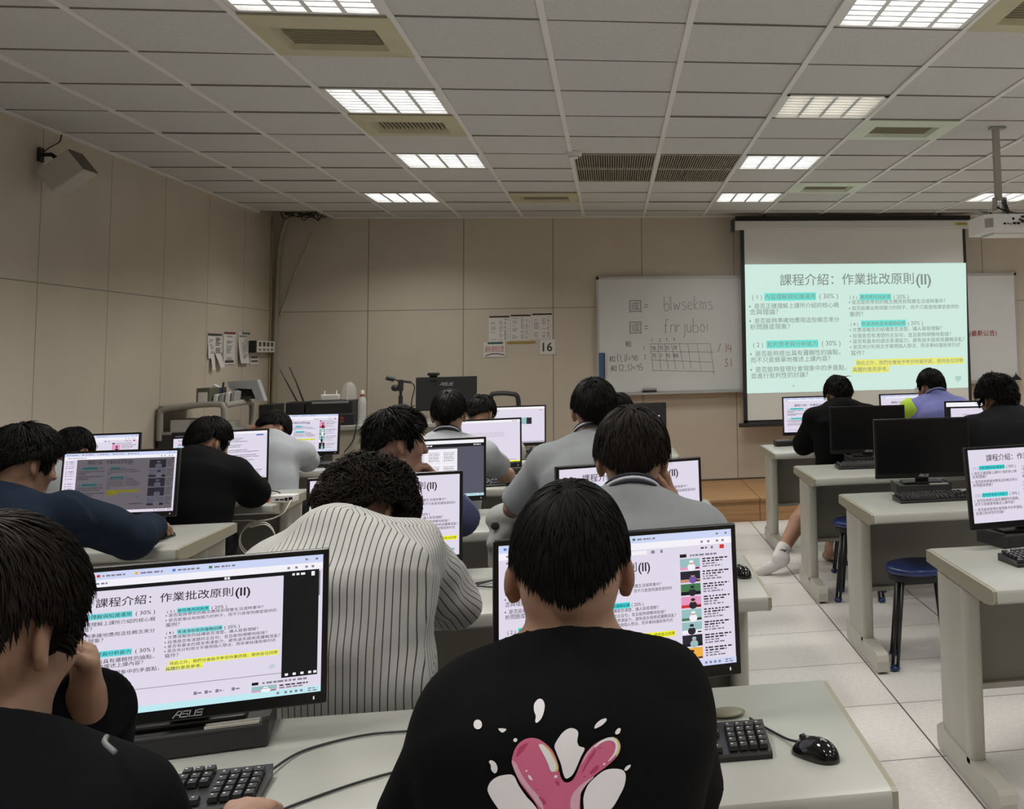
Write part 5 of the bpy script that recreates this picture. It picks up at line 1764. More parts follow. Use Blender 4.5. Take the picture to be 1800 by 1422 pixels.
def hair(H, R, parent, style, seed, colour='black'):
    """a fitted cap plus many tapering locks that follow the skull"""
    st = dict(th=.014, L=.06, n=2600, w=.0042, curl=0.0, fluff=.006, nape=-.050, side=.016, front=.055, top=0.0, wid=1.0, jitter=.25, tuft=0.0, rng=None, crown=(0, -.045, .115), sideburn=-.045, ear=.022)
    st.update(style)
    r = np.random.default_rng(seed)
    th = st['th']
    c0, rad = V3(0, -.010, .022 + st['top'] * .3), V3(.0745 * st['wid'] + th * .72, .093 + th, .096 + th + st['top'])
    c1, rad1 = V3(0, -.036, -.022), V3(.058 * st['wid'] + th * .6, .060 + th * .8, .066 + th * .3)

    def zmin(x, y):
        """lower edge of the hair as a function of how far forward"""
        k1 = np.clip((y + .062) / .03, 0, 1); k2 = np.clip((y - .018) / .03, 0, 1)
        side = st['side'] + np.where(np.abs(x) > .055, np.clip((y - .0) / .012, 0, 1) * np.clip((.03 - y) / .01, 0, 1) * (st['sideburn'] - st['side']), 0)
        z = st['nape'] * (1 - k1) + side * k1
        return z * (1 - k2) + st['front'] * k2 + np.where(y < -.04, 2.8 * np.abs(x) ** 1.5, 0)

    _z0 = zmin
    def zmin(x, y):
        z = _z0(x, y)
        e = np.clip((np.abs(x) - .058) / .012, 0, 1) * np.clip((y + .052) / .014, 0, 1) * np.clip((.022 - y) / .01, 0, 1)
        return z + e * np.maximum(st['ear'] - z, 0)

    lo, hi = H - .19, H + .19
    F = Field(lo, hi, .0055)
    def fn(P):
        x, y, z = P[0] - H[0], P[1] - H[1], P[2] - H[2]
        q = [(x * R[0, i] + y * R[1, i] + z * R[2, i]) for i in range(3)]
        def el(c, rr):
            k0 = np.sqrt(sum(((q[i] - c[i]) / rr[i]) ** 2 for i in range(3)))
            k1 = np.sqrt(sum(((q[i] - c[i]) / rr[i] ** 2) ** 2 for i in range(3))) + 1e-6
            return k0 * (k0 - 1) / k1
        a, b = el(c0, rad), el(c1, rad1)
        h = np.clip(0.5 + 0.5 * (a - b) / .03, 0, 1)
        d = a + (b - a) * h - .03 * h * (1 - h)
        d = d + .003 * np.sin(60 * q[0] + 8 * q[2]) * np.sin(50 * q[1] + 5)
        e = zmin(q[0], q[1]) - q[2]
        kk = .012
        h = np.clip(0.5 - 0.5 * (d - e) / kk, 0, 1)
        return d + (e - d) * h + kk * h * (1 - h)
    F.put(fn, lo, hi, .001)
    ho, pts = F.mesh('hair', m_hairs[colour], parent)
    me0 = ho.data

    # locks
    n = st['n']
    dirv = r.normal(size=(n * 3, 3)); dirv /= np.linalg.norm(dirv, axis=1)[:, None]
    p = c0 + dirv * rad
    use1 = (dirv[:, 2] < -.25) & (dirv[:, 1] < .2)
    p[use1] = c1 + dirv[use1] * rad1
    ok = p[:, 2] > zmin(p[:, 0], p[:, 1]) + .004
    p = p[ok][:n]
    n = len(p)

    def sdf(q):
        def el(c, rr):
            k0 = np.sqrt((((q - c) / rr) ** 2).sum(1)); k1 = np.sqrt((((q - c) / rr ** 2) ** 2).sum(1)) + 1e-6
            return k0 * (k0 - 1) / k1
        a, b = el(c0, rad), el(c1, rad1)
        h = np.clip(0.5 + 0.5 * (a - b) / .03, 0, 1)
        return a + (b - a) * h - .03 * h * (1 - h)

    def grad(q):
        e = 1e-3
        g = np.stack([sdf(q + np.eye(3)[i] * e) - sdf(q - np.eye(3)[i] * e) for i in range(3)], 1)
        return g / (np.linalg.norm(g, axis=1)[:, None] + 1e-9)

    # neighbouring locks share a clump offset so that the hair reads as tufts
    nc = max(12, n // 26)
    cid = r.integers(0, n, nc)
    cl = p[cid]
    near = np.argmin(((p[:, None, :] - cl[None]) ** 2).sum(2), 1)
    coff = r.normal(size=(nc, 3)) * st['jitter']
    crown = V3(*st['crown'])
    ns = 6
    L = st['L'] * r.uniform(.65, 1.25, n) * (1 + .25 * r.normal(size=nc)[near])
    cap = np.clip((p[:, 2] - zmin(p[:, 0], p[:, 1])), .004, 1) / .85
    L = np.minimum(L, cap + r.uniform(-.004, .010, n)).clip(.004)
    d = p - crown
    g = grad(p)
    d = d - g * (d * g).sum(1)[:, None]
    d = d / (np.linalg.norm(d, axis=1)[:, None] + 1e-6)
    d = d + coff[near] + r.normal(size=(n, 3)) * st['jitter'] * .5
    d = d - g * (d * g).sum(1)[:, None] * .8
    d = d + g * st['tuft'] * np.clip(p[:, 2:3] / .1, 0, 1)
    d /= np.linalg.norm(d, axis=1)[:, None] + 1e-6
    pos = [p - g * .004]
    cur = p.copy()
    ph = r.uniform(0, 6.28, n) * .3 + r.uniform(0, 6.28, nc)[near]
    for i in range(1, ns):
        t = i / (ns - 1)
        d = d + V3(0, 0, -.16) * (1 - .6 * st['tuft'])
        d /= np.linalg.norm(d, axis=1)[:, None]
        cur = cur + d * (L / (ns - 1))[:, None]
        gg = grad(cur)
        lift = st['fluff'] * (.3 + t) * (.6 + .8 * np.abs(np.sin(ph)))
        dd = sdf(cur)
        push = np.clip(lift - dd, 0, .03) if st['tuft'] else (lift - dd)
        cur = cur + gg * np.clip(push, -.02, .03)[:, None] * .8
        off = 0
        if st['curl']:
            b = np.cross(d, gg)
            a = ph + t * 7.5
            off = (b * np.cos(a)[:, None] + gg * np.abs(np.sin(a))[:, None]) * st['curl'] * min(1, t * 1.6)
        pos.append(cur + off)
    pos = np.stack(pos, 1)                      # n, ns, 3
    w = st['w'] * r.uniform(.7, 1.3, n)
    wt = np.array([.9, 1, .95, .8, .5, .06])
    tang = np.gradient(pos, axis=1)
    tang /= np.linalg.norm(tang, axis=2)[..., None] + 1e-9
    G = np.repeat(g[:, None, :], ns, 1)
    B = np.cross(tang, G); B /= np.linalg.norm(B, axis=2)[..., None] + 1e-9
    N = np.cross(B, tang)
    ww = (w[:, None] * wt[None])[..., None]
    verts = np.stack([pos - B * ww, pos + N * ww * .55, pos + B * ww], 2)     # n, ns, 3, 3
    Vw = H + verts.reshape(-1, 3) @ R.T
    idx = np.arange(n * ns * 3).reshape(n, ns, 3)
    q = []
    for j in range(3):
        j2 = (j + 1) % 3
        q.append(np.stack([idx[:, :-1, j], idx[:, :-1, j2], idx[:, 1:, j2], idx[:, 1:, j]], -1).reshape(-1, 4))
    q = np.concatenate(q)
    # join the cap and the locks into the one hair mesh
    nv0 = len(me0.vertices); nq0 = len(me0.polygons)
    co = np.empty(nv0 * 3, np.float32); me0.vertices.foreach_get('co', co)
    li = np.empty(nq0 * 4, np.int32); me0.loops.foreach_get('vertex_index', li)
    allv = np.concatenate([co, Vw.ravel().astype(np.float32)])
    alll = np.concatenate([li, (q.ravel() + nv0).astype(np.int32)])
    me = bpy.data.meshes.new('hair')
    me.vertices.add(len(allv) // 3); me.vertices.foreach_set('co', allv)
    nq = len(alll) // 4
    me.loops.add(nq * 4); me.loops.foreach_set('vertex_index', alll)
    me.polygons.add(nq); me.polygons.foreach_set('loop_start', np.arange(nq, dtype=np.int32) * 4)
    sm = np.ones(nq, dtype=bool)
    me.polygons.foreach_set('use_smooth', sm)
    me.update(calc_edges=True)
    me.materials.append(m_hairs[colour])
    ho.data = me
    bpy.data.meshes.remove(me0)
    return ho


def cloth(name, col, rough=.9, stripe=None, fine=0.25):
    if name in MATS:
        return MATS[name]
    m = mat(name, col, rough, noise=.05, nscale=18, bump=fine, bscale=420, spec=.2 if max(col) > .05 else .08)
    b = m.node_tree.nodes['Principled BSDF']
    b.inputs['Sheen Weight'].default_value = .06 if max(col) > .05 else 0.0
    if stripe:
        nt = m.node_tree
        at = nt.nodes.new('ShaderNodeAttribute'); at.attribute_name = 'stripe'
        mu = nt.nodes.new('ShaderNodeMath'); mu.operation = 'PINGPONG'; nt.links.new(at.outputs['Fac'], mu.inputs[0]); mu.inputs[1].default_value = stripe[0] / 2
        cp = nt.nodes.new('ShaderNodeMath'); cp.operation = 'LESS_THAN'; nt.links.new(mu.outputs[0], cp.inputs[0]); cp.inputs[1].default_value = stripe[1] / 2
        src = b.inputs['Base Color'].links[0].from_socket
        mix = nt.nodes.new('ShaderNodeMix'); mix.data_type = 'RGBA'
        nt.links.new(cp.outputs[0], mix.inputs[0]); nt.links.new(src, mix.inputs[6]); mix.inputs[7].default_value = (*stripe[2], 1)
        nt.links.new(mix.outputs[2], b.inputs['Base Color'])
    return m


def person(label, H, hyaw=0, hpitch=10, hroll=0, N=None, pel=None, tyaw=0, shw=.185, sh=None, arms=None, legs=None, res=.008, style=None, hcol='black', seed=1,
           top=None, trousers=(.015, .015, .018), sleeve='short', hood=False, collar=None, tone=(0.36, 0.21, 0.145), shorts=False, bulk=1.0, extra=None, shoe=(.03, .03, .03), stoolpos=None, fold=.004, seatlabel=None, who=None, cutz=0.0, tname='shirt'):
    H = np.array(H, float)
    ty = math.radians(tyaw)
    R = rot(math.radians(hyaw), math.radians(hpitch), math.radians(hroll))
    lat = V3(math.cos(ty), math.sin(ty), 0); fw = V3(-math.sin(ty), math.cos(ty), 0); up = V3(0, 0, 1)
    if N is None:
        N = H + R @ V3(0, -.03, -.10) - fw * .03 - up * .045
    N = np.array(N, float)
    if pel is None:
        pel = V3(N[0], N[1] - .10, .60)
    pel = np.array(pel, float)
    sp = nrm(N - pel)
    bk = nrm(np.cross(sp, lat))           # forward of the torso
    mid = pel + (N - pel) * .42 - bk * .015
    che = pel + (N - pel) * .74 - bk * .022
    SH = sh or {}
    shR = np.array(SH.get('R', N + lat * shw - sp * .075 + bk * .005)); shL = np.array(SH.get('L', N - lat * shw - sp * .075 + bk * .005))
    arms = arms or {}
    def arm(s):
        a = dict(arms.get('R' if s > 0 else 'L', {}))
        S_ = shR if s > 0 else shL
        E_ = S_ + fw * .18 + lat * s * .05 - up * .21
        E_[2] = max(E_[2], .845)
        E_ = np.array(a.get('e', E_))
        W_ = E_ + fw * .21 - lat * s * .07
        W_[2] = max(min(W_[2], .83), .81)
        W_ = np.array(a.get('w', W_))
        if not a.get('free'):
            E_[2] = max(E_[2], .826); W_[2] = max(W_[2], .812)
        return S_, E_, W_, a
    lg = legs or {}
    def leg(s):
        a = dict(lg.get('R' if s > 0 else 'L', {}))
        h = pel + lat * s * .09 - up * .02 + fw * .02
        k_ = np.array(a.get('k', h + fw * .40 + lat * s * .06 - up * .06))
        an = np.array(a.get('a', V3(k_[0], k_[1], 0) - fw * .02 + up * .09))
        to = nrm(np.array(a.get('t', fw), float))
        return h, k_, an, to
    allp = [H + .16, H - .16, pel - .17, pel + .17]
    for s in (-1, 1):
        S_, E_, W_, a = arm(s); h, k_, an, to = leg(s)
        allp += [E_ - .08, E_ + .08, W_ - .21, W_ + .21, k_ - .1, k_ + .1, an - .09, an + .09, an + to * .19 + .05, an + to * .19 - .06, S_ + .09, S_ - .09]
    lo, hi = np.min(allp, 0) - .02, np.max(allp, 0) + .02
    lo[2] = max(lo[2], -.01)
    sk = skin(tone)
    F = Field(lo, hi, res)
    TA = [.155 * bulk, .14 * bulk, .165 * bulk, .125, .054]
    TB = [.105 * bulk, .10 * bulk, .105 * bulk, .080, .050]
    tp = [pel, mid, che, N - sp * .05, N + sp * .01]
    F.torso(tp, TA, TB, lat, .03)
    F.cone(N - sp * .03, H + R @ V3(0, -.028, -.07), .058, .055, .025)
    for s in (-1, 1):
        S_, E_, W_, a = arm(s); h, k_, an, to = leg(s)
        F.cone(N - sp * .03 + lat * s * .05, S_, .052, .05, .035)
        F.cone(S_, E_, .048, .038, .03); F.cone(E_, E_ + (W_ - E_) * .35, .039, .041, .02); F.cone(E_ + (W_ - E_) * .35, W_, .041, .026, .02)
        F.cone(h, k_, .078, .055, .04); cf = .063 if shorts else .056
        F.cone(k_, k_ + (an - k_) * .35, .054, cf, .02); F.cone(k_ + (an - k_) * .35, an, cf, .037, .02)
        if shorts:
            F.cone(an - up * .045, an - up * .045 + to * .15, .036, .03, .03); F.ell(an - to * .03 - up * .04, (.036, .04, .036), None, .03)
        hd = np.array(a.get('d', nrm(W_ - E_))); hu = np.array(a.get('u', up))
        hand(F, W_, hd, hu, s, a.get('curl', .36), a.get('hs', 1.0), thumb_in=a.get('th', .5))
    head(F, H, R)
    body, _ = F.mesh('person', sk)
    body['label'] = label; body['category'] = 'person'; body['group'] = 'students at the desks'
    # eyes
    Tm = Matrix([[*R[0], H[0]], [*R[1], H[1]], [*R[2], H[2]], [0, 0, 0, 1]])
    for s in (-1, 1):
        em = MB()
        em.ball((s * .030, .0765, -.001), (.0125, .0125, .0085), 0, 14, Tm); em.ball((s * .030, .0855, -.001), (.0055, .0045, .0055), 1, 10, Tm)
        em.build('eye', [m_eye, m_iris], body, True)
    hair(H, R, body, style or {}, seed, hcol)
    # clothes
    if top:
        tcol = top
        G = Field(lo - .03, hi + .03, res)
        g = 0.016 * bulk + (.012 if sleeve == 'long' else .004)
        cuts = [(N + sp * (cutz + (.022 if not hood else .035)) - bk * .0, nrm(sp * .86 + bk * .62))]
        hem = pel - sp * .06
        TA2 = [TA[0] + g + .012, TA[1] + g + .02, TA[2] + g + .008, TA[3] + g + .004, TA[4] + .028]
        TB2 = [TB[0] + g + .012, TB[1] + g + .02, TB[2] + g + .008, TB[3] + g + .008, TB[4] + .032]
        G.torso(tp, TA2, TB2, lat, .02, cuts + [(hem - sp * .04, -sp)])
        ends = {}
        for s in (-1, 1):
            S_, E_, W_, a = arm(s)
            G.cone(N - sp * .03 + lat * s * .05, S_, .052 + g * .8, .055 + g, .04, cuts=cuts)
            if sleeve == 'short':
                e = S_ + (E_ - S_) * a.get('sl', .82)
                G.cone(S_, E_, .054 + g, .052 + g, .035, cuts=[(e, nrm(E_ - S_))])
                ends[s] = e
            else:
                G.cone(S_, E_, .054 + g, .046 + g, .035)
                e = E_ + (W_ - E_) * a.get('se', .94)
                G.cone(E_, W_, .048 + g, .030 + g, .02, cuts=[(e, nrm(W_ - E_))])
        if fold:
            G.ripple(fold, seed)
        if hood:
            hb = N - bk * .050 - sp * .0
            for s in (-1, 1):
                G.cone(hb - bk * .02, N + lat * s * .085 - sp * .005 - bk * .01, .042, .036, .03); G.cone(N + lat * s * .085 - sp * .005 - bk * .01, N + lat * s * .045 + bk * .06 - sp * .045, .036, .026, .03)
            G.ell(hb - bk * .035 - sp * .05, (.125, .058, .10), np.stack([lat, bk, sp], 1), .035)
        to_, tv = G.mesh(tname, tcol, body)
        if 'striped' in tcol.name:
            # each patch of cloth (back, upper sleeves, lower sleeves) carries its own stripes
            dt = np.full(len(tv), 1e9); phi = np.zeros(len(tv))
            for i in range(len(tp) - 1):
                a_, v_ = tp[i], tp[i + 1] - tp[i]
                t_ = np.clip(((tv - a_) @ v_) / (v_ @ v_), 0, 1)
                q = tv - a_ - t_[:, None] * v_
                ua = (q @ lat) / (TA2[i] + (TA2[i + 1] - TA2[i]) * t_); wb_ = (q @ bk) / (TB2[i] + (TB2[i + 1] - TB2[i]) * t_)
                dn = np.sqrt(ua ** 2 + wb_ ** 2)
                phi = np.where(dn < dt, q @ bk, phi)
                dt = np.minimum(dt, dn)
            us = (tv - pel) @ lat
            # straight down the back, then round the sides
            vals = [us + np.sign(us) * np.maximum(0, phi + .035)]
            cls = np.zeros(len(tv), int)
            for s in (-1, 1):
                S_, E_, W_, a = arm(s)
                S2 = S_ + lat * s * .01
                for (a_, b_, t0) in ((S2, E_, 0.0), (E_, W_, -.2)):
                    v_ = b_ - a_
                    t_ = ((tv - a_) @ v_) / (v_ @ v_)
                    q = tv - a_ - np.clip(t_, 0, 1)[:, None] * v_
                    da = np.linalg.norm(q, axis=1) / .065
                    use = (da < dt) & (t_ > t0)
                    ax = nrm(v_); e1_ = nrm(lat * s - ax * (lat @ ax) * s); e2_ = np.cross(ax, e1_)
                    vals.append(np.arctan2(q @ e2_, q @ e1_) * .066)
                    cls[use] = len(vals) - 1
                    dt = np.where(use, da, dt)
            vals = np.stack(vals)
            li = np.empty(len(to_.data.loops), np.int32); to_.data.loops.foreach_get('vertex_index', li)
            li = li.reshape(-1, 4)
            fc = cls[li].max(1)
            cv = vals[fc[:, None], li]
            per = np.where(fc > 0, 2 * PI * .066, 9.0)[:, None]
            cv = np.where((cv.max(1) - cv.min(1))[:, None] > per / 2, np.where(cv < 0, cv + per, cv), cv)
            at = to_.data.attributes.new('stripe', 'FLOAT', 'CORNER')
            at.data.foreach_set('value', (cv.ravel() + 5).astype(np.float32))
        if collar:
            cm = MB()
            for ci, (dz, rr, mm) in enumerate(collar):
                ring = []
                for i in range(33):
                    a_ = 2 * PI * i / 32
                    c_ = N + sp * (.018 + cutz + dz) - bk * .002
                    ring.append(c_ + lat * math.cos(a_) * (.078 + rr) + bk * math.sin(a_) * (.074 + rr) - sp * (math.sin(a_) * .046))
                cm.tube(ring, .0045, 8, ci, cap=False)
            cm.build('collar', [c[2] for c in collar], to_, True)
    else:
        to_ = None
    # trousers or shorts
    G = Field(lo - .03, hi + .03, max(res, .008))
    tcuts = [(pel + sp * .10, sp)]
    G.torso([pel - sp * .03, pel + sp * .12], [TA[0] + .012, TA[1] + .014], [TB[0] + .012, TB[1] + .014], lat, .02, tcuts)
    for s in (-1, 1):
        h, k_, an, to = leg(s)
        G.cone(h, k_, .094, .072, .04, cuts=[(h + (k_ - h) * .93, nrm(k_ - h))] if shorts else ())
        if not shorts:
            G.cone(k_, an, .070, .055, .03, cuts=[(an - up * .0, nrm(an - k_))])
    G.ripple(.003, seed + 5)
    pm = cloth('trousers_%02d' % seed, trousers)
    G.mesh('shorts' if shorts else 'trousers', pm, body)
    if not shorts:
        for s in (-1, 1):
            h, k_, an, to = leg(s)
            c_ = an - up * .05
            G = Field(c_ - .16 - np.abs(to) * .16, c_ + .16 + np.abs(to) * .16, .006)
            zc = V3(0, 0, .0); fl = [(V3(0, 0, .004), V3(0, 0, -1.0))]
            G.cone(c_ - to * .03, c_ + to * .13, .046, .040, .02, cuts=fl); G.cone(c_ - to * .03 + up * .02, c_ + to * .03 + up * .04, .048, .05, .02, cuts=fl + [(an + up * .01, up)])
            G.mesh('shoe', cloth('shoe_%02d' % seed, shoe, .6), body)
    if stoolpos is not False:
        sx, sy = (pel[0], pel[1]) if stoolpos is None else stoolpos
        stool(sx, sy, seatlabel or 'blue round stool under the ' + (who or label), seed * .37)
    return dict(body=body, shirt=to_, H=H, R=R, N=N, lat=lat, fw=fw, sp=sp, bk=bk, T=Tm)


def on_head(pdict, name, mb_, mats):
    return mb_.build(name, mats, pdict['body'], True)

# ------------------------------------------------------------ the students
TEE = cloth('grey_tee', (.255, .27, .285))
TEE2 = cloth('pale_tee', (.36, .38, .41))
BLACKC = cloth('black_cotton', (.0048, .0048, .0054), .9)
NAVY = cloth('navy_fleece', (.012, .019, .034), .95)
DARKH = cloth('dark_hoodie', (.0065, .0068, .0085), .95)
STRIPE = cloth('striped_cotton', (.50, .50, .485), .85, stripe=(.0150, .0024, (.07, .07, .075)))
BLUE = cloth('blue_polo', (.085, .10, .24))
PURP = cloth('lilac_vest', (.19, .20, .48))
CREAM = cloth('cream_shirt', (.45, .44, .40))
m_rib1, m_rib2, m_rib3 = mat('rib_navy', (.02, .022, .035), .8), mat('rib_white', (.55, .56, .632), .8), mat('rib_grey', (.35, .36, .38), .8)
RIB = [(.000, .0, m_rib1), (.008, -.002, m_rib2), (.016, -.004, m_rib1)]

p2 = person('person in a black tee with a pink splash print, back to the camera', (-.062, 1.62, 1.186), 0, 4, N=(-.062, 1.575, 1.083), pel=(-.075, 1.46, .632), shw=.120, res=.0055, bulk=1.0,
            style=dict(th=.0135, n=6000, w=.0026, L=.060, fluff=.003, nape=-.026, jitter=.16, wid=.97, side=.016), seed=2, top=BLACKC, sleeve='short', cutz=-.043,
            arms={'R': dict(e=(.095, 1.66, .83), w=(.05, 1.90, .785), sl=.9), 'L': dict(e=(-.275, 1.62, .83), w=(-.17, 1.88, .785), sl=.9)}, who='student in the black printed tee', tname='tee', fold=.003,
            tone=(.33, .19, .13))

p1 = person('person in a dark hoodie resting his chin on his hand, nearest on the left', (-.735, 1.43, 1.186), -16, 10, N=(-.725, 1.375, 1.055), pel=(-.76, 1.30, .632), tyaw=-8, res=.0055, bulk=1.08,
            sh={'R': (-.592, 1.37, .985), 'L': (-.885, 1.43, .985)},
            style=dict(th=.019, n=5600, w=.0028, L=.06, fluff=.007, nape=-.052, jitter=.35, side=.006, front=.05, wid=1.02), hcol='brown', seed=4, top=DARKH, sleeve='long', hood=True,
            arms={'R': dict(e=(-.50, 1.46, .745), w=(-.562, 1.765, .808), d=(-.04, 1, -.08), se=.66, free=True, curl=.55), 'L': dict(e=(-.83, 1.80, .80), w=(-.690, 1.578, 1.040), hs=.88, se=1.06, d=(-.03, -.06, .95), u=(.75, .55, 0), curl=1.25)}, who='chin-resting student at lower left', tname='hoodie')

p3 = person('person in a pinstriped shirt bent over the desk, curly brown hair', (-.630, 2.93, 1.095), -34, 34, 6, N=(-.652, 2.775, 1.065), pel=(-.625, 2.72, .632), tyaw=-4, res=.007, bulk=1.12,
            sh={'R': (-.502, 2.82, 1.010), 'L': (-.805, 2.80, .985)},
            style=dict(th=.022, n=4600, w=.0028, L=.07, fluff=.016, curl=.013, nape=-.05, side=.0, jitter=.9, front=.035), hcol='brown', seed=6, top=STRIPE, sleeve='long',
            arms={'R': dict(e=(-.445, 3.12, .832), w=(-.62, 3.36, .79)), 'L': dict(e=(-.955, 3.10, .83), w=(-.82, 3.36, .79))}, who='pinstriped student', tname='striped_shirt', fold=.006, cutz=.045)

p4 = person('person in a grey tee with his hand against his cheek', (.050, 2.82, 1.224), 2, 10, N=(.045, 2.745, 1.115), pel=(.03, 2.68, .632), res=.007, bulk=1.08, shw=.165,
            style=dict(th=.020, n=4200, w=.0036, L=.075, fluff=.006, nape=-.052, jitter=.2, side=.0, wid=1.03), hcol='brown', seed=8, top=TEE, sleeve='short',
            arms={'R': dict(e=(.225, 3.03, .905), w=(.158, 2.93, 1.085), d=(-.28, .0, .9), u=(.9, .2, .2), curl=.9), 'L': dict(e=(-.17, 3.02, .84), w=(-.06, 3.28, .79))}, collar=RIB, who='student with hand on cheek', tname='tee')

p5 = person('tall person in a grey tee below the whiteboard, back to the camera', (-0.072, 4.420, 1.266), 4, 8, N=(-0.080, 4.370, 1.140), pel=(-0.062, 4.220, 0.632), res=.008, bulk=1.05, shw=.175,
            style=dict(th=.017, n=3000, w=.0040, L=.06, fluff=.006, jitter=.2), seed=10, top=TEE, sleeve='short',
            arms={'L': dict(e=(-0.396, 4.480, 0.889), w=(-0.308, 4.720, 0.880), sl=.88), 'R': dict(e=(0.205, 4.540, 0.860), w=(0.103, 4.820, 0.800))}, collar=RIB, who='tall student below the whiteboard', tname='tee')

p6 = person('person with a blue collar looking to the right, seen in profile', (-0.823, 4.350, 1.173), -62, 4, N=(-0.813, 4.250, 1.033), pel=(-0.819, 4.240, 0.632), tyaw=-18, res=.007,
            style=dict(th=.017, n=3600, w=.0036, L=.05, fluff=.010, tuft=.35, jitter=.3, nape=-.052, side=.004, front=.062), seed=12, top=BLUE, sleeve='short',
            arms={'R': dict(e=(-0.586, 4.560, 0.820), w=(-.70, 4.41, .955), d=(-.05, -.08, .9), u=(.8, .4, 0), curl=1.1)}, who='blue-collared student', tname='polo', collar=[(.004, .006, cloth('blue_collar', (.07, .085, .22))), (.012, .007, MATS['blue_collar'])])

p7 = person('person in a grey tee with a striped neckband, typing at the white screen', (-0.850, 5.860, 1.192), 0, 6, N=(-0.853, 5.810, 1.063), pel=(-0.859, 5.760, 0.632), res=.0085,
            style=dict(th=.016, n=2200, w=.0048, L=.06, fluff=.005, jitter=.2), seed=14, top=TEE2, sleeve='short',
            arms={'R': dict(sl=.6, e=(-0.590, 6.160, 0.835), w=(-0.599, 6.460, 0.800), d=(-.12, 1, -.1)), 'L': dict(e=(-1.065, 6.120, 0.830), w=(-0.959, 6.400, 0.800))}, collar=RIB, who='typing student', tname='tee')

p8 = person('person in a pale shirt leaning forward, beneath the teacher\'s monitor', (-0.868, 7.420, 1.106), -24, 26, N=(-0.899, 7.300, 1.005), pel=(-0.887, 7.250, 0.632), res=.0085,
            style=dict(th=.016, n=1700, w=.005, L=.06, jitter=.25), seed=16, top=CREAM, sleeve='long', who='leaning pale-shirted student', tname='shirt')

p9 = person('person in a white tee clutching his head over the keyboard', (-2.165, 7.36, 1.045), -40, 48, 10, N=(-2.13, 7.20, .985), pel=(-2.11, 7.06, .632), res=.008,
            style=dict(th=.015, n=1800, w=.005, L=.05, jitter=.25, nape=-.052), seed=18, top=TEE2, sleeve='short', tone=(.40, .20, .14),
            arms={'R': dict(e=(-1.985, 7.52, .80), w=(-2.10, 7.74, .79), sl=.9), 'L': dict(e=(-2.44, 7.46, .86), w=(-2.31, 7.42, 1.055), d=(.75, .05, .42), u=(-.4, -.3, .85), curl=.35)}, who='student clutching his head', tname='tee')

p10 = person('person in a black hooded jacket and face mask beside the split screen', (-2.051, 5.920, 1.084), -36, 22, N=(-2.067, 5.810, 1.000), pel=(-2.076, 5.690, 0.632), res=.0085, bulk=1.12,
             style=dict(th=.018, n=2600, w=.0044, L=.06, jitter=.2, nape=-.052), seed=20, top=BLACKC, sleeve='long', hood=True, shw=.18,
             legs={'R': dict(k=(-2.03, 6.07, .575))}, arms={'R': dict(e=(-1.839, 5.940, 0.800), w=(-1.956, 6.220, 0.790))}, who='black hooded jacket student', tname='jacket')

p11 = person('person in a navy hoodie reaching across to the mouse on the left desk', (-2.045, 4.15, 1.158), -34, 14, N=(-2.075, 4.06, 1.035), pel=(-2.10, 3.96, .632), tyaw=-14, res=.0075, bulk=1.1,
             sh={'R': (-1.885, 4.10, .985)},
             style=dict(th=.022, n=3400, w=.0040, L=.075, fluff=.010, jitter=.35, nape=-.052, side=.0), seed=22, top=NAVY, sleeve='long', hood=True,
             arms={'R': dict(e=(-1.80, 4.44, .845), w=(-1.925, 4.92, .815), d=(-.02, 1, -.10), curl=.5, se=.86), 'L': dict(e=(-2.34, 4.36, .84), w=(-2.25, 4.66, .79))}, who='navy hoodie student', tname='hoodie')

p12 = person('person in a white tee by the left wall, only his dark hair showing', (-2.712, 5.950, 1.051), -8, 24, N=(-2.739, 5.830, 0.968), pel=(-2.748, 5.710, 0.632), res=.009,
             style=dict(th=.016, n=1700, w=.005, L=.06), seed=24, top=TEE2, sleeve='short', who='student by the left wall', tname='tee')

p13 = person('person in a black jacket and lilac shorts with one leg stretched into the aisle', (1.565, 7.35, 1.164), 8, 14, N=(1.570, 7.27, 1.085), pel=(1.575, 7.22, .632), res=.0085, bulk=1.1,
             style=dict(th=.019, n=1900, w=.0045, L=.055, fluff=.010, tuft=.12, jitter=.35), seed=26, top=BLACKC, sleeve='long', hood=True, shorts=True, trousers=(.17, .15, .34), tone=(.34, .19, .125),
             legs={'L': dict(k=(1.345, 7.39, .425), a=(1.100, 7.175, .130), t=(-.75, .22, -.42)), 'R': dict(k=(1.66, 7.52, .50), a=(1.495, 7.43, .12), t=(0, .9, -.25))},
             arms={'L': dict(e=(1.335, 7.46, .80), w=(1.46, 7.72, .79))}, who='student with one leg in the aisle', tname='jacket', stoolpos=(1.64, 7.18))

p14 = person('person in a lilac vest with a neon shoulder panel, glasses and mask', (2.236, 7.35, 1.202), 24, 8, N=(2.245, 7.28, 1.125), pel=(2.255, 7.21, .632), tyaw=8, res=.0085, bulk=1.08,
             style=dict(th=.016, n=1700, w=.005, L=.05, jitter=.2, fluff=.006), seed=28, top=PURP, sleeve='short', who='lilac vest student', tname='vest',
             collar=[(.006, .004, mat('collar_lilac', (.26, .27, .48), .8)), (.0, .008, mat('collar_navy', (.03, .04, .16), .8))])

p15 = person('person in a black shirt with curly black hair at the right edge', (2.187, 5.90, 1.178), 14, 14, N=(2.20, 5.83, 1.095), pel=(2.23, 5.70, .632), res=.008, bulk=1.12, shw=.20,
             style=dict(th=.026, n=2800, w=.0042, L=.075, fluff=.014, curl=.010, jitter=.5, nape=-.052, side=-.012), seed=30, top=cloth('black_shirt', (.016, .016, .018)), sleeve='long', who='curly-haired student at the right edge', tname='shirt',
             collar=[(.006, .008, MATS['black_shirt']), (.014, .006, MATS['black_shirt'])], fold=.006)

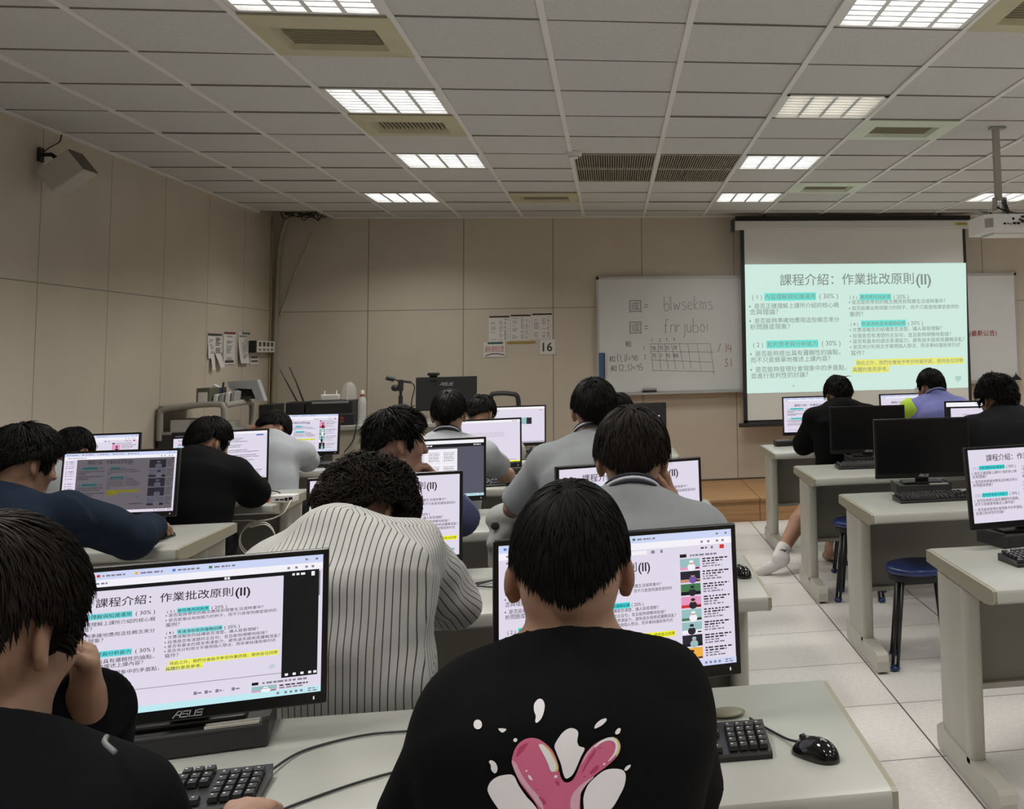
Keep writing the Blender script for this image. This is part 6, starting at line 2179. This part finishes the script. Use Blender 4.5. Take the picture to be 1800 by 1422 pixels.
p17 = person('person behind the tall grey-tee student, only a bit of dark hair showing', (0.031, 6.070, 1.142), 0, 16, N=(0.031, 5.980, 1.012), pel=(0.031, 5.840, 0.632), res=.0095,
             style=dict(th=.016, n=1300, w=.005, L=.06), seed=32, top=TEE2, sleeve='short', who='hidden student behind the tall one', tname='tee')


# glasses, masks and small things worn
def glasses(p, m):
    for s in (-1, 1):
        b = MB(); b.tube([(s * .080, -.01, .006), (s * .078, .03, .006), (s * .062, .098, .004)], .0016, 6, T=p['T']); b.build('glasses_temple', m, p['body'], True)
        ring = [(s * .033 + .023 * math.cos(2 * PI * i / 20), .103 - .10 * (.033 * .3 if False else 0), .0 + .018 * math.sin(2 * PI * i / 20)) for i in range(21)]
        b = MB(); b.tube(ring, .0014, 6, T=p['T'], cap=False); b.build('glasses_rim', m, p['body'], True)
    b = MB(); b.tube([(-.011, .104, .006), (0, .108, .008), (.011, .104, .006)], .0014, 6, T=p['T']); b.build('glasses_bridge', m, p['body'], True)


glasses(p3, mat('wire_frame', (.03, .03, .035), .3, metal=.5)); glasses(p14, MATS['wire_frame'])


def mask(p, col):
    H, R = p['H'], p['R']
    F = Field(H - .15, H + .15, .005)
    def L(x, y, z): return H + R @ V3(x, y, z)
    F.ell(L(0, .040, -.062), (.062, .070, .062), R, .02, cuts=[(L(0, .03, 0), -R[:, 1]), (L(0, 0, -.018), R[:, 2])])
    m_ = mat('mask_' + col[0], col[1], .8)
    o, _ = F.mesh('face_mask', m_, p['body'])
    for s in (-1, 1):
        b = MB(); b.tube(bez([(s * .060, .035, -.035), (s * .082, .008, -.02), (s * .086, -.016, .010), (s * .084, -.022, -.02), (s * .070, .012, -.07), (s * .058, .035, -.085)], 5), .0016, 6, T=p['T']); b.build('ear_loop', m_, o, True)


mask(p10, ('white', (.5, .5, .5))); mask(p14, ('grey', (.25, .22, .21)))

# neon shoulder panel and navy sleeve of the lilac vest
lat, bk, sp, N = p14['lat'], p14['bk'], p14['sp'], p14['N']
S_ = N - lat * .185 - sp * .075 + bk * .005
E_ = S_ + p14['fw'] * .16 - lat * .04 - V3(0, 0, 1) * .22
ax = nrm(E_ - S_)
for nm, a0, a1, m_ in (('shoulder_panel', -.045, .055, cloth('neon_yellow', (.42, .62, .06))), ('sleeve_panel', .055, .30, cloth('navy_sleeve', (.03, .035, .10)))):
    F = Field(S_ - .2, S_ + .35, .008)
    d0 = nrm(ax * .7 - lat * .7) if a0 < 0 else ax
    F.cone(S_, E_, .092, .086, .02, cuts=[(S_ + ax * a1, ax), (S_ + d0 * a0, -d0)] + ([(S_ + lat * .035, nrm(lat))] if a0 < 0 else []))
    F.mesh(nm, m_, p14['shirt'])

# socks of the outstretched leg
for k_, an, to, sw in (((1.345, 7.39, .425), (1.100, 7.175, .130), nrm(V3(-.75, .22, -.42)), True), ((1.66, 7.52, .50), (1.535, 7.43, .12), nrm(V3(0, .9, -.25)), False)):
    k_, an = V3(*k_), V3(*an)
    up_ = nrm(k_ - an)
    F = Field(an - .26, an + .26, .006)
    F.cone(an - V3(0, 0, .045), an - V3(0, 0, .045) + to * .155, .043, .036, .03); F.ell(an - to * .03 - V3(0, 0, .04), (.043, .047, .043), None, .03)
    hs_ = .075 if sw else .20
    F.cone(an - up_ * .02, an + up_ * .13, .043, .055, .02, cuts=[(an + up_ * hs_, up_)])
    if not sw:
        F.cone(an + up_ * .12, an + up_ * .27, .056, .068, .02, cuts=[(an + up_ * hs_, up_)])
    so_, _ = F.mesh('sock', mat('sock_white', (.62, .60, .60), .9), p13['body'])
    if sw:
        # swoosh shaped mark knitted in black on the ankle
        o1 = an + up_ * .045
        vw = nrm(V3(0, 0, CAM_H) - o1); vw = nrm(V3(-.15, -1, .15))
        right = nrm(np.cross(up_, vw)) * -1
        base = o1 + vw * .053
        pts = [(-.020, .022, .004), (-.0245, .010, .006), (-.018, .001, .007), (-.006, .0, .006), (.010, -.005, .004), (.022, -.014, .001)]
        V, Fs = [], []
        for (a, b_, w) in pts:
            c = base + right * a * 1.0 + up_ * b_
            c = c - vw * (a * a) * 9
            V += [c + up_ * w, c - up_ * w]
        for i in range(len(pts) - 1):
            Fs.append((2 * i, 2 * i + 1, 2 * i + 3, 2 * i + 2))
        b = MB(); b.add([tuple(v) for v in V], Fs); b.build('sock_mark', m_ink, so_)

# metal tipped cord of the dark hoodie
b = MB(); b.tube(bez([(-.560, 1.330, 1.090), (-.553, 1.31, 1.090), (-.538, 1.300, 1.082)], 5), .003, 8); b.build('drawcord', mat('cord_grey', (.16, .16, .17), .5), p1['shirt'], True)

# ------------------------------------------------------------ print on the black tee
bpy.context.view_layer.update()
sh = p2['shirt']
bv = BVHTree.FromPolygons([v.co[:] for v in sh.data.vertices], [p.vertices[:] for p in sh.data.polygons])
PRX = (-.172, .043, 1.0854, .9595)


def closed(poly, n=5):
    P = [Vector((a, b_, 0)) for a, b_ in poly]
    m_ = len(P); out = []
    for i in range(m_):
        a, b_, c, d = P[i - 1], P[i], P[(i + 1) % m_], P[(i + 2) % m_]
        for k in range(n):
            t = k / n
            q = 0.5 * (2 * b_ + (c - a) * t + (2 * a - 5 * b_ + 4 * c - d) * t * t + (3 * b_ - 3 * c + d - a) * t ** 3)
            out.append((q.x, q.y))
    return out


def decal(poly, col, lay, name, smooth=True, parent=sh):
    P = closed(poly) if smooth else poly
    bm = bmesh.new()
    vs = [bm.verts.new((a, b_, 0)) for a, b_ in P]
    es = [bm.edges.new((vs[i], vs[(i + 1) % len(vs)])) for i in range(len(vs))]
    bmesh.ops.triangle_fill(bm, use_beauty=True, edges=es, normal=(0, 0, 1))
    for _ in range(4):
        long_ = [e for e in bm.edges if e.calc_length() > 60]
        if not long_: break
        bmesh.ops.subdivide_edges(bm, edges=long_, cuts=1)
    bmesh.ops.triangulate(bm, faces=bm.faces[:])
    for v in bm.verts:
        x = PRX[0] + (PRX[1] - PRX[0]) * v.co.x / 1800
        z = PRX[2] + (PRX[3] - PRX[2]) * v.co.y / 1332
        hit = bv.ray_cast(Vector((x, 1.0, z)), Vector((0, 1, 0)))
        y = hit[0].y if hit[0] else 1.43
        v.co = Vector((x, y - .0012 - .0004 * lay, z))
    b = MB(); b.bm(bm)
    return b.build(name, col, parent, True)


def circ(x, y, r, ry=None): return [(x + r * math.cos(i * PI / 5), y + (ry or r) * math.sin(i * PI / 5)) for i in range(10)]


m_pw, m_pp, m_pd, m_py, m_pl, m_po = (mat('print_white', (.74, .72, .76), .7), mat('print_pink', (.56, .115, .23), .7), mat('print_crimson', (.40, .035, .11), .7),
                                      mat('print_yellow', (.66, .52, .19), .7), mat('print_pale_pink', (.62, .37, .47), .7), mat('print_outline', (.013, .011, .016), .8))
YB = [(395, 800), (420, 690), (470, 610), (550, 565), (640, 570), (720, 620), (800, 710), (850, 830), (870, 950), (900, 1060), (945, 1105), (1000, 1090), (1040, 1030), (1090, 900), (1150, 780), (1230, 700), (1320, 660),
      (1400, 650), (1470, 690), (1495, 760), (1480, 850), (1420, 920), (1330, 990), (1230, 1060), (1150, 1140), (1090, 1230), (1085, 1330), (1080, 1500), (1020, 1600), (880, 1640), (760, 1600), (700, 1480), (640, 1332), (560, 1200), (480, 1070), (430, 940), (400, 860)]
cx_, cy_ = 900, 1000
decal([(825, 665), (880, 560), (930, 510), (985, 490), (1040, 510), (1065, 555), (1055, 640), (1075, 700), (1130, 735), (1090, 830), (1040, 960), (1000, 1030), (945, 1060), (915, 1000), (890, 880), (850, 760)], m_pw, 1, 'print_splash')
decal([(150, 1150), (180, 1070), (240, 1010), (320, 980), (410, 985), (470, 1110), (545, 1240), (620, 1340), (690, 1480), (640, 1600), (500, 1620), (330, 1480), (230, 1340), (165, 1220)], m_pw, 1, 'print_splash')
decal([(1120, 1290), (1160, 1170), (1230, 1090), (1330, 1020), (1430, 1015), (1520, 1050), (1550, 1120), (1535, 1230), (1490, 1332), (1400, 1480), (1250, 1580), (1140, 1540), (1120, 1400)], m_pw, 1, 'print_splash')
decal(YB, m_pp, 2, 'print_shape')
decal([(398, 805), (440, 840), (470, 910), (520, 1015), (590, 1130), (680, 1260), (720, 1400), (660, 1340), (590, 1220), (520, 1110), (450, 990), (412, 890)], m_pl, 3, 'print_sheen')
decal([(1085, 1320), (1095, 1240), (1150, 1150), (1225, 1075), (1180, 1090), (1080, 1160), (1000, 1270), (990, 1420), (1060, 1480)], m_pl, 3, 'print_sheen')
decal([(1150, 790), (1220, 715), (1240, 715), (1170, 800), (1120, 880), (1100, 900)], m_pl, 3, 'print_sheen')
for poly in ([(440, 770), (450, 700), (490, 640), (560, 612), (520, 680), (480, 730)], [(1100, 1010), (1150, 890), (1210, 790), (1250, 760), (1230, 810), (1170, 900), (1120, 990)], [(1180, 1030), (1220, 970), (1270, 945), (1265, 990), (1210, 1035)],
             [(835, 1085), (862, 1075), (878, 1120), (860, 1132)], [(670, 1255), (700, 1260), (745, 1325), (720, 1340), (690, 1300)], [(1265, 750), (1300, 738), (1290, 755)], circ(652, 1160, 9), circ(1130, 1058, 9)):
    decal(poly, m_pd, 3, 'print_accent')
decal([(690, 635), (740, 660), (800, 740), (850, 850), (868, 920), (850, 960), (820, 950), (760, 800)], m_py, 3, 'print_edge')
decal([(1410, 645), (1465, 680), (1497, 750), (1490, 820), (1455, 870), (1460, 760), (1440, 690)], m_py, 3, 'print_edge')
for poly in ([(665, 645), (700, 640), (770, 720), (825, 830), (848, 905), (830, 955), (790, 950), (760, 860), (710, 740)], [(1230, 720), (1290, 670), (1380, 645), (1440, 670), (1475, 740), (1462, 830), (1400, 900), (1370, 910), (1430, 830), (1448, 750), (1425, 700), (1370, 680), (1300, 695), (1245, 732)],
             circ(545, 930, 11), circ(840, 1020, 18), circ(1330, 940, 12), [(560, 985), (580, 985), (605, 1030), (600, 1045), (575, 1025)]):
    decal(poly, m_pw, 4, 'print_highlight')
for poly in ([(600, 230), (625, 190), (655, 175), (690, 190), (712, 240), (705, 310), (680, 370), (640, 405), (622, 390), (625, 340), (605, 290)], circ(22, 438, 46), [(245, 460), (325, 462), (310, 490), (280, 498)], circ(425, 580, 21),
             [(1230, 520), (1245, 480), (1290, 445), (1345, 435), (1355, 460), (1310, 500), (1250, 525)], [(1445, 600), (1475, 565), (1503, 575), (1490, 620), (1455, 628)],
             [(160, 830), (185, 810), (230, 840), (250, 900), (240, 950), (215, 960), (185, 920), (180, 870)], [(1535, 1045), (1560, 1010), (1600, 1000), (1595, 1030), (1560, 1060)]):
    decal(poly, m_pw, 2, 'print_drop')

# ------------------------------------------------------------ jacket draped over the desk edge
F = Field((-.62, 4.70, .30), (-.15, 5.08, 1.0), .007)
F.cone((-.475, 4.835, .80), (-.485, 4.825, .52), .055, .055, .03); F.cone((-.36, 4.83, .80), (-.34, 4.82, .50), .055, .05, .03); F.cone((-.27, 4.835, .80), (-.25, 4.825, .632), .05, .045, .03)
F.cone((-.485, 4.85, .80), (-.26, 4.86, .825), .048, .05, .03); F.cone((-.42, 4.95, .785), (-.30, 4.94, .80), .045, .05, .03); F.cone((-.385, 4.86, .83), (-.33, 4.87, .85), .04, .035, .03)
F.ripple(.011, 41, 1.5)
sl, P = F.block((-.62, 4.70, .30), (-.15, 5.08, 1.0))
desk_box = np.maximum(np.maximum(.690 - P[2], P[2] - .7425), 4.857 - P[1]) + 0 * P[0]
F.d[sl] = np.maximum(F.d[sl], -desk_box)
jo, _ = F.mesh('jacket', cloth('jacket_grey', (.33, .34, .335), .9))
tag(jo, 'light grey jacket with a black button draped over the middle desk front edge', 'jacket')
b = MB(); b.lathe([(.001, 0), (.017, 0), (.018, .003), (.014, .006), (.001, .005)], 20, T=Matrix.Translation((-.500, 4.776, .775)) @ Matrix.Rotation(PI / 2, 4, 'X')); b.build('button', m_matte, jo, True)
b = MB(); b.lathe([(.001, 0), (.012, 0), (.012, .003), (.001, .004)], 16, T=Matrix.Translation((-.385, 4.80, .862)) @ Matrix.Rotation(PI / 3, 4, 'X')); b.build('button', m_matte, jo, True)
